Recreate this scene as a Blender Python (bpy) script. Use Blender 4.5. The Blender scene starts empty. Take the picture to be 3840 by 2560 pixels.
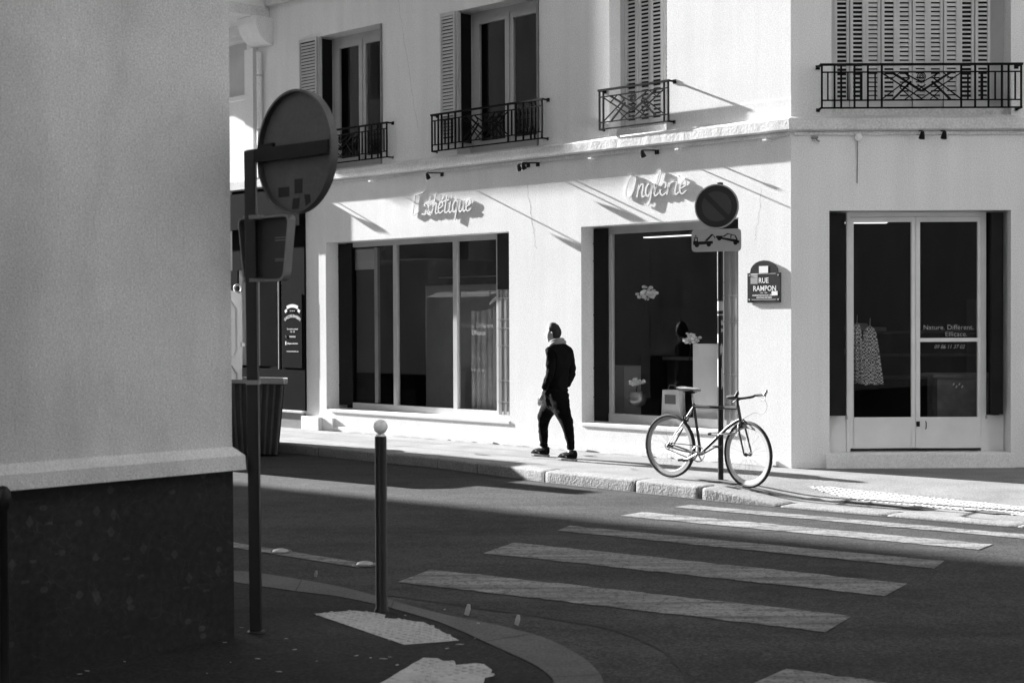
import bpy, bmesh, math, random
from math import sin, cos, pi, radians, sqrt, atan2
from mathutils import Vector, Matrix
random.seed(7)
sc = bpy.context.scene
COL = sc.collection
R2 = sqrt(.5)

# ------------------------------------------------------------------ camera
cd = bpy.data.cameras.new('camera'); cam = bpy.data.objects.new('camera', cd); COL.objects.link(cam)
cd.sensor_width = 36; cd.lens = 52.67; cd.clip_start = .1; cd.clip_end = 600
cam.matrix_world = Matrix.Translation((0, 0, 1.8)) @ Matrix.Rotation(radians(90-.957), 4, 'X') @ Matrix.Rotation(radians(-.26), 4, 'Z')
cd.dof.use_dof = True; cd.dof.focus_distance = 18.0; cd.dof.aperture_fstop = 4.0
sc.camera = cam

# ------------------------------------------------------------------ light
SA, SB, SCc = 1.0, .105, .41            # sun travel: along facade A, into facade A, down
sd = Vector((R2*SA+R2*SB, -R2*SA+R2*SB, -SCc)).normalized()
elev = math.asin(-sd.z); azim = atan2(-sd.x, -sd.y)
w = bpy.data.worlds.new('World'); sc.world = w; w.use_nodes = True
nt = w.node_tree; nt.nodes.clear()
sky = nt.nodes.new('ShaderNodeTexSky'); sky.sky_type = 'NISHITA'; sky.sun_disc = False
sky.sun_elevation = elev; sky.sun_rotation = azim
bw = nt.nodes.new('ShaderNodeRGBToBW'); bg = nt.nodes.new('ShaderNodeBackground'); bg.inputs[1].default_value = .05
ow = nt.nodes.new('ShaderNodeOutputWorld')
nt.links.new(sky.outputs[0], bw.inputs[0]); nt.links.new(bw.outputs[0], bg.inputs[0]); nt.links.new(bg.outputs[0], ow.inputs[0])
sl = bpy.data.lights.new('sun', 'SUN'); sl.energy = 5.0; sl.angle = radians(.53); sl.color = (1, 1, 1)
so = bpy.data.objects.new('sun', sl); COL.objects.link(so); so.rotation_euler = sd.to_track_quat('-Z', 'Y').to_euler()
sc.view_settings.view_transform = 'Standard'; sc.view_settings.look = 'None'; sc.view_settings.gamma = 1
sc.view_settings.exposure = 2.32
sc.cycles.max_bounces = 8; sc.cycles.diffuse_bounces = 4; sc.cycles.transparent_max_bounces = 12

# ------------------------------------------------------------------ frames
CX, CY = 3.280, 17.602                  # corner of the two facades on the ground
def fA(t, q, z): return Vector((CX - R2*t - R2*q, CY + R2*t - R2*q, z))      # t up the street, q out of the wall
def fB(u, q, z): return Vector((CX + u, CY - q, z))
BW = 3.05
def fD(v, q, z): return Vector((CX + BW + R2*v + R2*q, CY + R2*v - R2*q, z)) # the wing beyond the chamfer
def fS(a, n, z): return Vector(((a+n)*R2, (n-a)*R2, z))                       # street axes

# ------------------------------------------------------------------ materials
MATS = {}
def mat(name, v, rough=.8, var=.12, scale=1.5, fine=.0, fscale=60, bump=0, bscale=60, metal=0, spec=.4, stretch=(1, 1, 1), extra=None):
    if name in MATS: return MATS[name]
    m = bpy.data.materials.new(name); m.use_nodes = True; nt = m.node_tree; N = nt.nodes; L = nt.links
    b = N['Principled BSDF']; b.inputs['Roughness'].default_value = rough; b.inputs['Metallic'].default_value = metal
    b.inputs['Specular IOR Level'].default_value = spec
    tc = N.new('ShaderNodeTexCoord'); mp = N.new('ShaderNodeMapping'); mp.inputs['Scale'].default_value = stretch
    L.new(tc.outputs['Object'], mp.inputs[0])
    n1 = N.new('ShaderNodeTexNoise'); n1.inputs['Scale'].default_value = scale; n1.inputs['Detail'].default_value = 7; n1.inputs['Roughness'].default_value = .62
    L.new(mp.outputs[0], n1.inputs[0])
    r = N.new('ShaderNodeMapRange'); r.inputs['From Min'].default_value = .3; r.inputs['From Max'].default_value = .7
    r.inputs['To Min'].default_value = v*(1-var); r.inputs['To Max'].default_value = v*(1+var)
    L.new(n1.outputs[0], r.inputs[0]); out = r.outputs[0]
    if fine:
        n2 = N.new('ShaderNodeTexNoise'); n2.inputs['Scale'].default_value = fscale; n2.inputs['Detail'].default_value = 3
        L.new(tc.outputs['Object'], n2.inputs[0])
        r2 = N.new('ShaderNodeMapRange'); r2.inputs['From Min'].default_value = .3; r2.inputs['From Max'].default_value = .7
        r2.inputs['To Min'].default_value = 1-fine; r2.inputs['To Max'].default_value = 1+fine
        L.new(n2.outputs[0], r2.inputs[0])
        mm = N.new('ShaderNodeMath'); mm.operation = 'MULTIPLY'; L.new(out, mm.inputs[0]); L.new(r2.outputs[0], mm.inputs[1]); out = mm.outputs[0]
    if extra: out = extra(N, L, tc, out)
    L.new(out, b.inputs['Base Color'])
    if bump:
        n3 = N.new('ShaderNodeTexNoise'); n3.inputs['Scale'].default_value = bscale; n3.inputs['Detail'].default_value = 5
        L.new(tc.outputs['Object'], n3.inputs[0])
        bp = N.new('ShaderNodeBump'); bp.inputs['Strength'].default_value = min(1, bump); bp.inputs['Distance'].default_value = .012
        L.new(n3.outputs[0], bp.inputs['Height']); L.new(bp.outputs[0], b.inputs['Normal'])
    MATS[name] = m; return m

def math_(N, L, op, a, b=None):
    x = N.new('ShaderNodeMath'); x.operation = op
    for i, s in enumerate((a, b)):
        if s is None: continue
        if isinstance(s, (int, float)): x.inputs[i].default_value = s
        else: L.new(s, x.inputs[i])
    return x.outputs[0]

def wall_extra(N, L, tc, out):       # rain streaks and hairline cracks of old render
    mp = N.new('ShaderNodeMapping'); mp.inputs['Scale'].default_value = (5, 5, .35); L.new(tc.outputs['Object'], mp.inputs[0])
    n = N.new('ShaderNodeTexNoise'); n.inputs['Scale'].default_value = 1; n.inputs['Detail'].default_value = 6; L.new(mp.outputs[0], n.inputs[0])
    r = N.new('ShaderNodeMapRange'); r.inputs['From Min'].default_value = .35; r.inputs['From Max'].default_value = .75; r.inputs['To Min'].default_value = 1.015; r.inputs['To Max'].default_value = .94
    L.new(n.outputs[0], r.inputs[0])
    return math_(N, L, 'MULTIPLY', out, r.outputs[0])
def shard_extra(N, L, tc, out):      # dark stone facing with paler fragments and crazing
    nz = N.new('ShaderNodeTexNoise'); nz.inputs['Scale'].default_value = 4; L.new(tc.outputs['Object'], nz.inputs[0])
    ad = N.new('ShaderNodeVectorMath'); ad.operation = 'MULTIPLY_ADD'; L.new(nz.outputs['Color'], ad.inputs[0]); ad.inputs[1].default_value = (.12, .12, .12); L.new(tc.outputs['Object'], ad.inputs[2])
    v = N.new('ShaderNodeTexVoronoi'); v.distance = 'MANHATTAN'; v.inputs['Scale'].default_value = 15; L.new(tc.outputs['Object'], v.inputs[0])
    s = N.new('ShaderNodeSeparateColor'); L.new(v.outputs['Color'], s.inputs[0])
    g = math_(N, L, 'GREATER_THAN', s.outputs[0], .87)
    g = math_(N, L, 'MULTIPLY', g, math_(N, L, 'LESS_THAN', v.outputs['Distance'], .50))
    e = N.new('ShaderNodeTexVoronoi'); e.feature = 'DISTANCE_TO_EDGE'; e.inputs['Scale'].default_value = 14; L.new(ad.outputs[0], e.inputs[0])
    c = math_(N, L, 'LESS_THAN', e.outputs[0], .018)
    n = N.new('ShaderNodeTexNoise'); n.inputs['Scale'].default_value = 6; n.inputs['Detail'].default_value = 6; L.new(tc.outputs['Object'], n.inputs[0])
    c = math_(N, L, 'MULTIPLY', c, math_(N, L, 'GREATER_THAN', n.outputs[0], .5))
    k = math_(N, L, 'ADD', math_(N, L, 'MULTIPLY', g, .95), math_(N, L, 'MULTIPLY', c, .55))
    k = math_(N, L, 'ADD', k, 1)
    return math_(N, L, 'MULTIPLY', out, k)
def asphalt_extra(N, L, tc, out):    # stone chips, tyre polish and crack lines
    v = N.new('ShaderNodeTexVoronoi'); v.inputs['Scale'].default_value = 70; L.new(tc.outputs['Object'], v.inputs[0])
    s = N.new('ShaderNodeSeparateColor'); L.new(v.outputs['Color'], s.inputs[0])
    r = N.new('ShaderNodeMapRange'); r.inputs['To Min'].default_value = .68; r.inputs['To Max'].default_value = 1.34; L.new(s.outputs[0], r.inputs[0])
    o = math_(N, L, 'MULTIPLY', out, r.outputs[0])
    o = math_(N, L, 'MULTIPLY', o, street_noise(N, L, tc, (.25, 1.6, 1), .82, 1.2))
    return math_(N, L, 'MULTIPLY', o, street_noise(N, L, tc, (6, 8, 6), .88, 1.12))
def street_noise(N, L, tc, sc_, lo, hi, a=.35, b=.65):      # noise drawn out along the traffic
    mp = N.new('ShaderNodeMapping'); mp.inputs['Rotation'].default_value = (0, 0, radians(45)); mp.inputs['Scale'].default_value = sc_; L.new(tc.outputs['Object'], mp.inputs[0])
    n = N.new('ShaderNodeTexNoise'); n.inputs['Scale'].default_value = 1; n.inputs['Detail'].default_value = 6; n.inputs['Roughness'].default_value = .6; L.new(mp.outputs[0], n.inputs[0])
    r = N.new('ShaderNodeMapRange'); r.inputs['From Min'].default_value = a; r.inputs['From Max'].default_value = b; r.inputs['To Min'].default_value = lo; r.inputs['To Max'].default_value = hi
    L.new(n.outputs[0], r.inputs[0]); return r.outputs[0]
def near_extra(N, L, tc, out):       # damp blotches and faint runs on old render
    mp = N.new('ShaderNodeMapping'); mp.inputs['Scale'].default_value = (1.6, 1.6, .5); L.new(tc.outputs['Object'], mp.inputs[0])
    n = N.new('ShaderNodeTexNoise'); n.inputs['Scale'].default_value = 1; n.inputs['Detail'].default_value = 8; n.inputs['Roughness'].default_value = .55; n.inputs['Distortion'].default_value = .6; L.new(mp.outputs[0], n.inputs[0])
    r = N.new('ShaderNodeMapRange'); r.inputs['From Min'].default_value = .42; r.inputs['From Max'].default_value = .72; r.inputs['To Min'].default_value = 1.04; r.inputs['To Max'].default_value = .74
    L.new(n.outputs[0], r.inputs[0])
    e = N.new('ShaderNodeTexVoronoi'); e.feature = 'DISTANCE_TO_EDGE'; e.inputs['Scale'].default_value = .8
    nz = N.new('ShaderNodeTexNoise'); nz.inputs['Scale'].default_value = 3; L.new(tc.outputs['Object'], nz.inputs[0])
    ad = N.new('ShaderNodeVectorMath'); ad.operation = 'MULTIPLY_ADD'; L.new(nz.outputs['Color'], ad.inputs[0]); ad.inputs[1].default_value = (.3, .3, .3); L.new(tc.outputs['Object'], ad.inputs[2]); L.new(ad.outputs[0], e.inputs[0])
    c = math_(N, L, 'MULTIPLY', math_(N, L, 'LESS_THAN', e.outputs[0], .0022), .045)
    return math_(N, L, 'MULTIPLY', math_(N, L, 'MULTIPLY', out, r.outputs[0]), math_(N, L, 'SUBTRACT', 1, c))
def paint_extra(N, L, tc, out):      # worn road paint: the asphalt shows through
    n = N.new('ShaderNodeTexNoise'); n.inputs['Scale'].default_value = 9; n.inputs['Detail'].default_value = 9; n.inputs['Roughness'].default_value = .75; L.new(tc.outputs['Object'], n.inputs[0])
    r = N.new('ShaderNodeMapRange'); r.inputs['From Min'].default_value = .52; r.inputs['From Max'].default_value = .66; r.inputs['To Min'].default_value = 1; r.inputs['To Max'].default_value = .45
    L.new(n.outputs[0], r.inputs[0])
    o = math_(N, L, 'MULTIPLY', out, r.outputs[0]); o = math_(N, L, 'MULTIPLY', o, street_noise(N, L, tc, (.7, 9, 1), .55, 1.12, .38, .58))
    v = N.new('ShaderNodeTexVoronoi'); v.inputs['Scale'].default_value = 55; L.new(tc.outputs['Object'], v.inputs[0]); s = N.new('ShaderNodeSeparateColor'); L.new(v.outputs['Color'], s.inputs[0])
    return math_(N, L, 'MULTIPLY', o, math_(N, L, 'SUBTRACT', 1, math_(N, L, 'MULTIPLY', math_(N, L, 'GREATER_THAN', s.outputs[0], .82), .45)))
def check_extra(N, L, tc, out):
    c = N.new('ShaderNodeTexChecker'); c.inputs['Scale'].default_value = 46; nz = N.new('ShaderNodeTexNoise'); nz.inputs['Scale'].default_value = 7; L.new(tc.outputs['Object'], nz.inputs[0]); ad = N.new('ShaderNodeVectorMath'); ad.operation = 'MULTIPLY_ADD'; ad.inputs[1].default_value = (.09, .09, .09); L.new(nz.outputs['Color'], ad.inputs[0]); L.new(tc.outputs['Object'], ad.inputs[2]); c.inputs[1].default_value = (1, 1, 1, 1); c.inputs[2].default_value = (.08, .08, .08, 1)
    L.new(ad.outputs[0], c.inputs[0])
    b = N.new('ShaderNodeRGBToBW'); L.new(c.outputs[0], b.inputs[0])
    return math_(N, L, 'MULTIPLY', out, b.outputs[0])

M_wall = mat('facade_render', .76, .9, .05, .7, .14, 70, .10, 120, extra=wall_extra)
M_ledge = mat('rough_ledge', .66, .95, .10, 3, .16, 45, .55, 40)
M_near = mat('near_render', .62, .92, .12, 1.1, .24, 120, .4, 110, extra=near_extra)
M_plinth = mat('stone_facing', .022, .6, .25, 1.2, .25, 30, .1, 40, spec=.12, extra=shard_extra)
M_road = mat('asphalt', .044, .9, .22, .6, .30, 45, .5, 90, spec=.10, extra=asphalt_extra)
M_apron = mat('asphalt_patch', .052, .9, .2, 1.2, .25, 50, .5, 90, spec=.1, extra=asphalt_extra)
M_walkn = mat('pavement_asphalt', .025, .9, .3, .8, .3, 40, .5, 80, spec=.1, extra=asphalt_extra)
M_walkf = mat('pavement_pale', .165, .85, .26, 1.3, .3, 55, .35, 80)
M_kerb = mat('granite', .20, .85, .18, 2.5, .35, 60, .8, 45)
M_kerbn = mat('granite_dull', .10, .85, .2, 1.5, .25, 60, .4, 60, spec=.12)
M_paint = mat('road_paint', .205, .8, .12, 2, .1, 60, .2, 80, spec=.12, extra=paint_extra)
M_tact = mat('tactile_paint', .37, .8, .14, 4, .15, 40, .2, 60, spec=.15)
M_dark = mat('dark_line', .02, .9, .2, 5)
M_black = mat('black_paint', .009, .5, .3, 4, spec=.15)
M_shop = mat('black_shopfront', .005, .9, .3, 2, spec=.04)
M_pole = mat('pole_paint', .010, .45, .3, 6, spec=.25)
M_signback = mat('galvanised_back', .09, .55, .15, 4, .1, 40, metal=.2)
M_rim = mat('sign_rim', .18, .5, .1, 6)
M_white = mat('white_paint', .75, .55, .06, 2)
M_frame = mat('window_paint', .47, .6, .08, 3)
M_frames = mat('shop_frame_paint', .70, .6, .06, 3)
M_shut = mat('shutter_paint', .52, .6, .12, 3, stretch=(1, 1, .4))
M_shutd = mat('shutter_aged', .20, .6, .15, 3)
M_slatlit = mat('folded_grille', .13, .6, .10, 3)
M_rail = mat('wrought_iron', .008, .8, .2, 5, spec=.1)
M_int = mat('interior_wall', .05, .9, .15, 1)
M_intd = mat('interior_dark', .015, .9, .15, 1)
M_grey = mat('mid_grey', .30, .7, .1, 2)
M_cab = mat('moulded_white', .78, .5, .12, 1.5)
M_skip = mat('skip_paint', .035, .5, .3, 3)
M_alloy = mat('alloy', .38, .35, .06, 5, metal=.85)
M_rimw = mat('rim_alloy', .50, .38, .05, 5, metal=.6)
M_tyre = mat('rubber', .015, .8, .2, 5)
M_skin = mat('skin', .32, .55, .06, 6)
M_cloth = mat('black_cloth', .006, .95, .3, 8, bump=.5, bscale=35, spec=.06)
M_cloth2 = mat('trouser_cloth', .004, .95, .3, 8, bump=.5, bscale=35, spec=.06)
M_hood = mat('grey_hood', .22, .9, .2, 10)
M_hair = mat('hair', .01, .6, .3, 10)
M_enamel = mat('enamel', .035, .25, .2, 6, spec=.6)
M_sign = mat('sign_dark', .008, .4, .1, 6, spec=.3)
M_sign2 = mat('sign_blue', .016, .4, .1, 6, spec=.5)
M_signw = mat('sign_reflective', .33, .6, .06, 6)
M_flower = mat('petals', .8, .8, .2, 12)
M_check = mat('checked_cloth', .5, .9, .1, 5, extra=check_extra)
M_curt = mat('net_curtain', .3, .9, .2, 4)
M_cloud = mat('textile', .16, .9, .3, 6)

def glassmat():
    m = bpy.data.materials.new('pane_glass'); m.use_nodes = True; N = m.node_tree.nodes; L = m.node_tree.links; N.clear()
    o = N.new('ShaderNodeOutputMaterial'); mx = N.new('ShaderNodeMixShader'); t = N.new('ShaderNodeBsdfTransparent'); g = N.new('ShaderNodeBsdfGlossy')
    f = N.new('ShaderNodeFresnel'); ge = N.new('ShaderNodeNewGeometry'); mr = N.new('ShaderNodeMapRange')
    mr.inputs['To Min'].default_value = 1.5; mr.inputs['To Max'].default_value = 1/1.5; L.new(ge.outputs['Backfacing'], mr.inputs[0]); L.new(mr.outputs[0], f.inputs[0])     # thin pane: the same from both sides
    t.inputs[0].default_value = (.86, .86, .86, 1); g.inputs['Roughness'].default_value = .01; g.inputs[0].default_value = (.9, .9, .9, 1)
    L.new(f.outputs[0], mx.inputs[0]); L.new(t.outputs[0], mx.inputs[1]); L.new(g.outputs[0], mx.inputs[2]); L.new(mx.outputs[0], o.inputs[0])
    return m
M_glass = glassmat()
M_dirt = mat('dirt', .085, .95, .3, 8)
M_framew = mat('shop_window_paint', .42, .6, .08, 3)
M_signdk = mat('sign_back_dark', .045, .7, .15, 4, spec=.2)
M_letw = mat('letter_paint', .66, .6, .05, 3)
M_pale = mat('pale_board', .8, .7, .08, 2)
def emat(name, v):
    m = bpy.data.materials.new(name); m.use_nodes = True; b = m.node_tree.nodes['Principled BSDF']
    b.inputs['Base Color'].default_value = (.8, .8, .8, 1); b.inputs['Emission Color'].default_value = (1, 1, 1, 1); b.inputs['Emission Strength'].default_value = v
    return m
M_tube = emat('lit_tube', .35)
M_saddle = mat('saddle_cover', .22, .6, .1, 8)

# ------------------------------------------------------------------ mesh builder
ROOT = {}
def thing(name, label, cat, loc=(0, 0, 0), group=None, rotz=0):
    o = bpy.data.objects.new(name, None); COL.objects.link(o); o.empty_display_size = .2
    o.location = loc; o.rotation_euler = (0, 0, rotz); o['label'] = label; o['category'] = cat
    if group: o['group'] = group
    ROOT[o.name] = Matrix.Translation(Vector(loc)) @ Matrix.Rotation(rotz, 4, 'Z')
    return o
class MB:
    def __init__(s): s.v = []; s.f = []
    def add(s, vs, fs):
        k = len(s.v); s.v += [Vector(v) for v in vs]; s.f += [[i+k for i in f] for f in fs]; return s
    def box(s, fr, a0, a1, b0, b1, c0, c1):
        vs = [fr(a, b, c) for c in (c0, c1) for b in (b0, b1) for a in (a0, a1)]
        return s.add(vs, [(0, 1, 3, 2), (4, 5, 7, 6), (0, 1, 5, 4), (2, 3, 7, 6), (0, 2, 6, 4), (1, 3, 7, 5)])
    def quad(s, *p): return s.add(p, [tuple(range(len(p)))])
    def slab(s, pts, off):       # polygon extruded by vector off
        n = len(pts); pts = [Vector(p) for p in pts]; off = Vector(off)
        return s.add(pts + [p+off for p in pts], [tuple(range(n)), tuple(range(2*n-1, n-1, -1))] + [(i, (i+1) % n, n+(i+1) % n, n+i) for i in range(n)])
    def tube(s, pts, r, seg=8, closed=False, caps=True):
        pts = [Vector(p) for p in pts]; n = len(pts); rs = r if isinstance(r, (list, tuple)) else [r]*n
        k = len(s.v); prev = None
        for i, p in enumerate(pts):
            if closed: t = pts[(i+1) % n]-pts[i-1]
            else: t = pts[min(i+1, n-1)]-pts[max(i-1, 0)]
            t = t.normalized() if t.length > 1e-9 else Vector((0, 0, 1))
            if prev is None:
                u = t.cross(Vector((0, 0, 1)));
                if u.length < .1: u = t.cross(Vector((1, 0, 0)))
            else: u = prev - t*prev.dot(t)
            u.normalize(); prev = u; wv = t.cross(u)
            for j in range(seg):
                a = 2*pi*j/seg; s.v.append(p + (u*cos(a)+wv*sin(a))*rs[i])
        m = n if closed else n-1
        for i in range(m):
            for j in range(seg):
                a = k+i*seg+j; b = k+i*seg+(j+1) % seg; c = k+((i+1) % n)*seg+(j+1) % seg; d = k+((i+1) % n)*seg+j
                s.f.append([a, b, c, d])
        if caps and not closed:
            s.f.append([k+j for j in range(seg)][::-1]); s.f.append([k+(n-1)*seg+j for j in range(seg)])
        return s
    def bar(s, p0, p1, wdt, dep, nrm):   # rectangular bar; dep along nrm
        p0 = Vector(p0); p1 = Vector(p1); t = (p1-p0).normalized(); nrm = Vector(nrm).normalized(); x = t.cross(nrm).normalized()*wdt/2; y = nrm*dep/2
        vs = [p+a*x+b*y for p in (p0, p1) for b in (-1, 1) for a in (-1, 1)]
        return s.add(vs, [(0, 1, 3, 2), (4, 5, 7, 6), (0, 1, 5, 4), (2, 3, 7, 6), (0, 2, 6, 4), (1, 3, 7, 5)])
    def ball(s, c, r, nu=16, nv=10, sz=1.0):
        c = Vector(c); k = len(s.v)
        for i in range(nv+1):
            a = pi*i/nv
            for j in range(nu):
                b = 2*pi*j/nu; s.v.append(c+Vector((r*sin(a)*cos(b), r*sin(a)*sin(b), r*sz*cos(a))))
        for i in range(nv):
            for j in range(nu):
                s.f.append([k+i*nu+j, k+i*nu+(j+1) % nu, k+(i+1)*nu+(j+1) % nu, k+(i+1)*nu+j])
        return s
    def lathe(s, c, prof, seg=20):
        c = Vector(c); k = len(s.v)
        for r, z in prof:
            for j in range(seg):
                b = 2*pi*j/seg; s.v.append(c+Vector((r*cos(b), r*sin(b), z)))
        for i in range(len(prof)-1):
            for j in range(seg):
                s.f.append([k+i*seg+j, k+i*seg+(j+1) % seg, k+(i+1)*seg+(j+1) % seg, k+(i+1)*seg+j])
        return s
    def text(s, txt, size, fn, align='LEFT', ext=.0, xs=1.0, sy=0):
        cu = bpy.data.curves.new('t', 'FONT'); cu.body = txt; cu.size = size; cu.align_x = align; cu.resolution_u = 3; cu.offset = ext
        o = bpy.data.objects.new('t', cu); me = o.to_mesh()
        s.add([fn(v.co.x*xs, v.co.y) for v in me.vertices], [tuple(p.vertices) for p in me.polygons])
        o.to_mesh_clear(); bpy.data.objects.remove(o); bpy.data.curves.remove(cu); return s
    def build(s, name, m, parent=None, smooth=False, bevel=0, kind=None, label=None, cat=None, group=None, normals=True, merge=True):
        inv = None
        p = parent
        while p is not None:
            if p.name in ROOT: inv = ROOT[p.name].inverted(); break
            p = p.parent
        vs = [inv @ v for v in s.v] if inv else s.v
        me = bpy.data.meshes.new(name); me.from_pydata([tuple(v) for v in vs], [], s.f); me.validate()
        bm = bmesh.new(); bm.from_mesh(me)
        if merge: bmesh.ops.remove_doubles(bm, verts=bm.verts, dist=1e-5)
        if normals: bmesh.ops.recalc_face_normals(bm, faces=bm.faces)
        if bevel: bmesh.ops.bevel(bm, geom=[e for e in bm.edges if e.is_manifold and e.calc_face_angle(0) > .6], offset=bevel, segments=2, profile=.7, affect='EDGES', clamp_overlap=True)
        bm.to_mesh(me); bm.free()
        if smooth:
            for f in me.polygons: f.use_smooth = True
            try: me.set_sharp_from_angle(angle=radians(45))
            except Exception: pass
        me.materials.append(m)
        o = bpy.data.objects.new(name, me); COL.objects.link(o)
        if parent is not None: o.parent = parent
        if kind: o['kind'] = kind
        if label: o['label'] = label
        if cat: o['category'] = cat
        if group: o['group'] = group
        return o

def smooth_path(pts, n=5):
    out = []; P = [Vector(p) for p in pts]; P = [P[0]*2-P[1]] + P + [P[-1]*2-P[-2]]
    for i in range(1, len(P)-2):
        for k in range(n):
            t = k/n; a, b, c, d = P[i-1:i+3]
            out.append(.5*((2*b)+(c-a)*t+(2*a-5*b+4*c-d)*t*t+(3*b-a-3*c+d)*t**3))
    out.append(P[-2]); return out

def wall(mb, fr, u0, u1, z0, z1, holes, th=.42):
    us = sorted({u0, u1, *[h[0] for h in holes], *[h[1] for h in holes]}); zs = sorted({z0, z1, *[h[2] for h in holes], *[h[3] for h in holes]})
    us = [u for u in us if u0 <= u <= u1]; zs = [z for z in zs if z0 <= z <= z1]
    def solid(i, j):
        if i < 0 or j < 0 or i >= len(us)-1 or j >= len(zs)-1: return False
        um = (us[i]+us[i+1])/2; zm = (zs[j]+zs[j+1])/2
        return not any(h[0] < um < h[1] and h[2] < zm < h[3] for h in holes)
    for i in range(len(us)-1):
        for j in range(len(zs)-1):
            if not solid(i, j): continue
            a, b, c, d = us[i], us[i+1], zs[j], zs[j+1]
            for q in (0, -th): mb.quad(fr(a, q, c), fr(b, q, c), fr(b, q, d), fr(a, q, d))
            if not solid(i-1, j): mb.quad(fr(a, 0, c), fr(a, -th, c), fr(a, -th, d), fr(a, 0, d))
            if not solid(i+1, j): mb.quad(fr(b, 0, c), fr(b, -th, c), fr(b, -th, d), fr(b, 0, d))
            if not solid(i, j-1): mb.quad(fr(a, 0, c), fr(b, 0, c), fr(b, -th, c), fr(a, -th, c))
            if not solid(i, j+1): mb.quad(fr(a, 0, d), fr(b, 0, d), fr(b, -th, d), fr(a, -th, d))

# ================================================================== GROUND
def kn(a):       # far kerb line
    P = [(-80, 12.80), (-14, 12.80), (-12, 12.57), (-9.7, 12.50), (-8.7, 12.53), (-6.3, 12.80), (-4.6, 13.7), (-3.6, 21.5)]
    for (x0, y0), (x1, y1) in zip(P, P[1:]):
        if a <= x1: return y0+(y1-y0)*(a-x0)/(x1-x0)
    return P[-1][1]
def S(x): x = max(0, min(1, x)); return x*x*(3-2*x)
def gf(a, n): return -.112*S((a+9.9)/1.25)*S((14.75-n)/1.9) - .02*S((a+10.6)/1.4)*S((13.6-n)/1.2)*(1-S((a+9.9)/1.25))
MB().quad(*[Vector((x, y, -.13)) for x, y in ((-90, -60), (90, -60), (90, 110), (-90, 110))]).build('road', M_road, kind='structure')

g = MB()
cols = [-80, -60, -45, -30, -22, -18, -16, -15] + [-14.4+.2*i for i in range(55)]
cols = [c for c in cols if c <= -3.8]
NR = 22
def ntop(a): return 14.9 if a < -10.0 else min(a+24.95, 17.2)
rows = []
for a in cols:
    n0 = kn(a)+.27; n1 = ntop(a); rows.append([(a, n0+(n1-n0)*j/NR) for j in range(NR+1)])
vs = [fS(a, n, gf(a, n)) for r in rows for a, n in r]
g.add(vs, [(i*(NR+1)+j, (i+1)*(NR+1)+j, (i+1)*(NR+1)+j+1, i*(NR+1)+j+1) for i in range(len(cols)-1) for j in range(NR)])
g.quad(fS(-8.2, 17.15, 0), fS(-5.2, 17.15, -.004), fS(-5.2, 60, -.004), fS(-8.2, 60, 0))
g.build('far_pavement', M_walkf, kind='structure', smooth=True)
# pavement joints
g = MB()
for off, a0, a1 in ((.36, -40, -12.2), (.85, -40, -11.6), (1.42, -40, -13.4)):
    P = [(-40+i*.7) for i in range(60) if a0 <= -40+i*.7 <= a1]
    for a, b in zip(P, P[1:]):
        g.quad(fS(a, 12.80+off, .004), fS(b, 12.80+off-.0, .004), fS(b, 12.812+off, .004), fS(a, 12.812+off, .004))
for a in (-13.2, -15.9, -18.4):
    g.quad(fS(a, 13.1, .0045), fS(a+.012, 13.1, .0045), fS(a+.25, 14.7, .0045), fS(a+.238, 14.7, .0045))
g.build('pavement_joints', M_dark, kind='structure')

# far kerb stones, each a rounded rough block
g = MB()
js = [-60]
while js[-1] < -13.5: js.append(js[-1]+1.27+.12*sin(js[-1]*3))
js[-1] = -13.35; js += [-12.05, -10.63, -9.73]
def stone(g, a0, a1, z0a, z1a, rnd, gap=.010, wd=.30, na=30):
    prof = [(-.004, -.16), (-.002, -.022), (.004, -.007), (.018, .002), (.15, .006), (.27, .003), (.295, -.02), (.295, -.16)]
    k = len(g.v); n = na
    for i in range(n+1):
        a = a0+gap+(a1-a0-2*gap)*i/n; f = i/n; zz = z0a+(z1a-z0a)*f
        edge = .009*(max(0, 1-i/1.0)+max(0, 1-(n-i)/1.0))
        for q, z in prof:
            jit = .004*(rnd.random()-.5)
            g.v.append(fS(a, kn(a)+q*wd/.295+jit+(edge if q < .1 else 0), min(z, 0)*(1 if z < -.1 else 1)+max(z, 0)+zz*(1 if z > -.1 else 0)-edge*(z > -.1)+jit*.6))
    m = len(prof)
    for i in range(n):
        for j in range(m-1): g.f.append([k+i*m+j, k+(i+1)*m+j, k+(i+1)*m+j+1, k+i*m+j+1])
    g.f.append([k+j for j in range(m)]); g.f.append([k+n*m+j for j in range(m)])
rnd = random.Random(3)
for a, b in zip(js, js[1:]): stone(g, a, b, 0, 0, rnd)
stone(g, -9.70, -8.74, -.002, -.108, rnd)
fl = [-8.74, -7.6, -6.35, -5.1, -4.0]
for a, b in zip(fl, fl[1:]): stone(g, a, b, -.112, -.112, rnd, .006)
g.build('far_kerb', M_kerb, kind='structure', smooth=True, merge=False)
g = MB()
for a, b in zip(js[-12:], js[-11:]): g.quad(fS(a-.02, kn(a)+.012, -.128), fS(a+.02, kn(a)+.012, -.128), fS(a+.02, kn(a)+.285, -.02), fS(a-.02, kn(a)+.285, -.02))
P = [-30+i*.5 for i in range(52)]
for a, b in zip(P, P[1:]):      # dark strip along the foot of the kerb
    g.quad(fS(a, kn(a)-.055-.02*sin(a*7), -.1265), fS(b, kn(b)-.055-.02*sin(b*7), -.1265), fS(b, kn(b)+.0, -.1265), fS(a, kn(a)+.0, -.1265))
g.build('kerb_joints_and_strip', M_dark, kind='structure')

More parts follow.
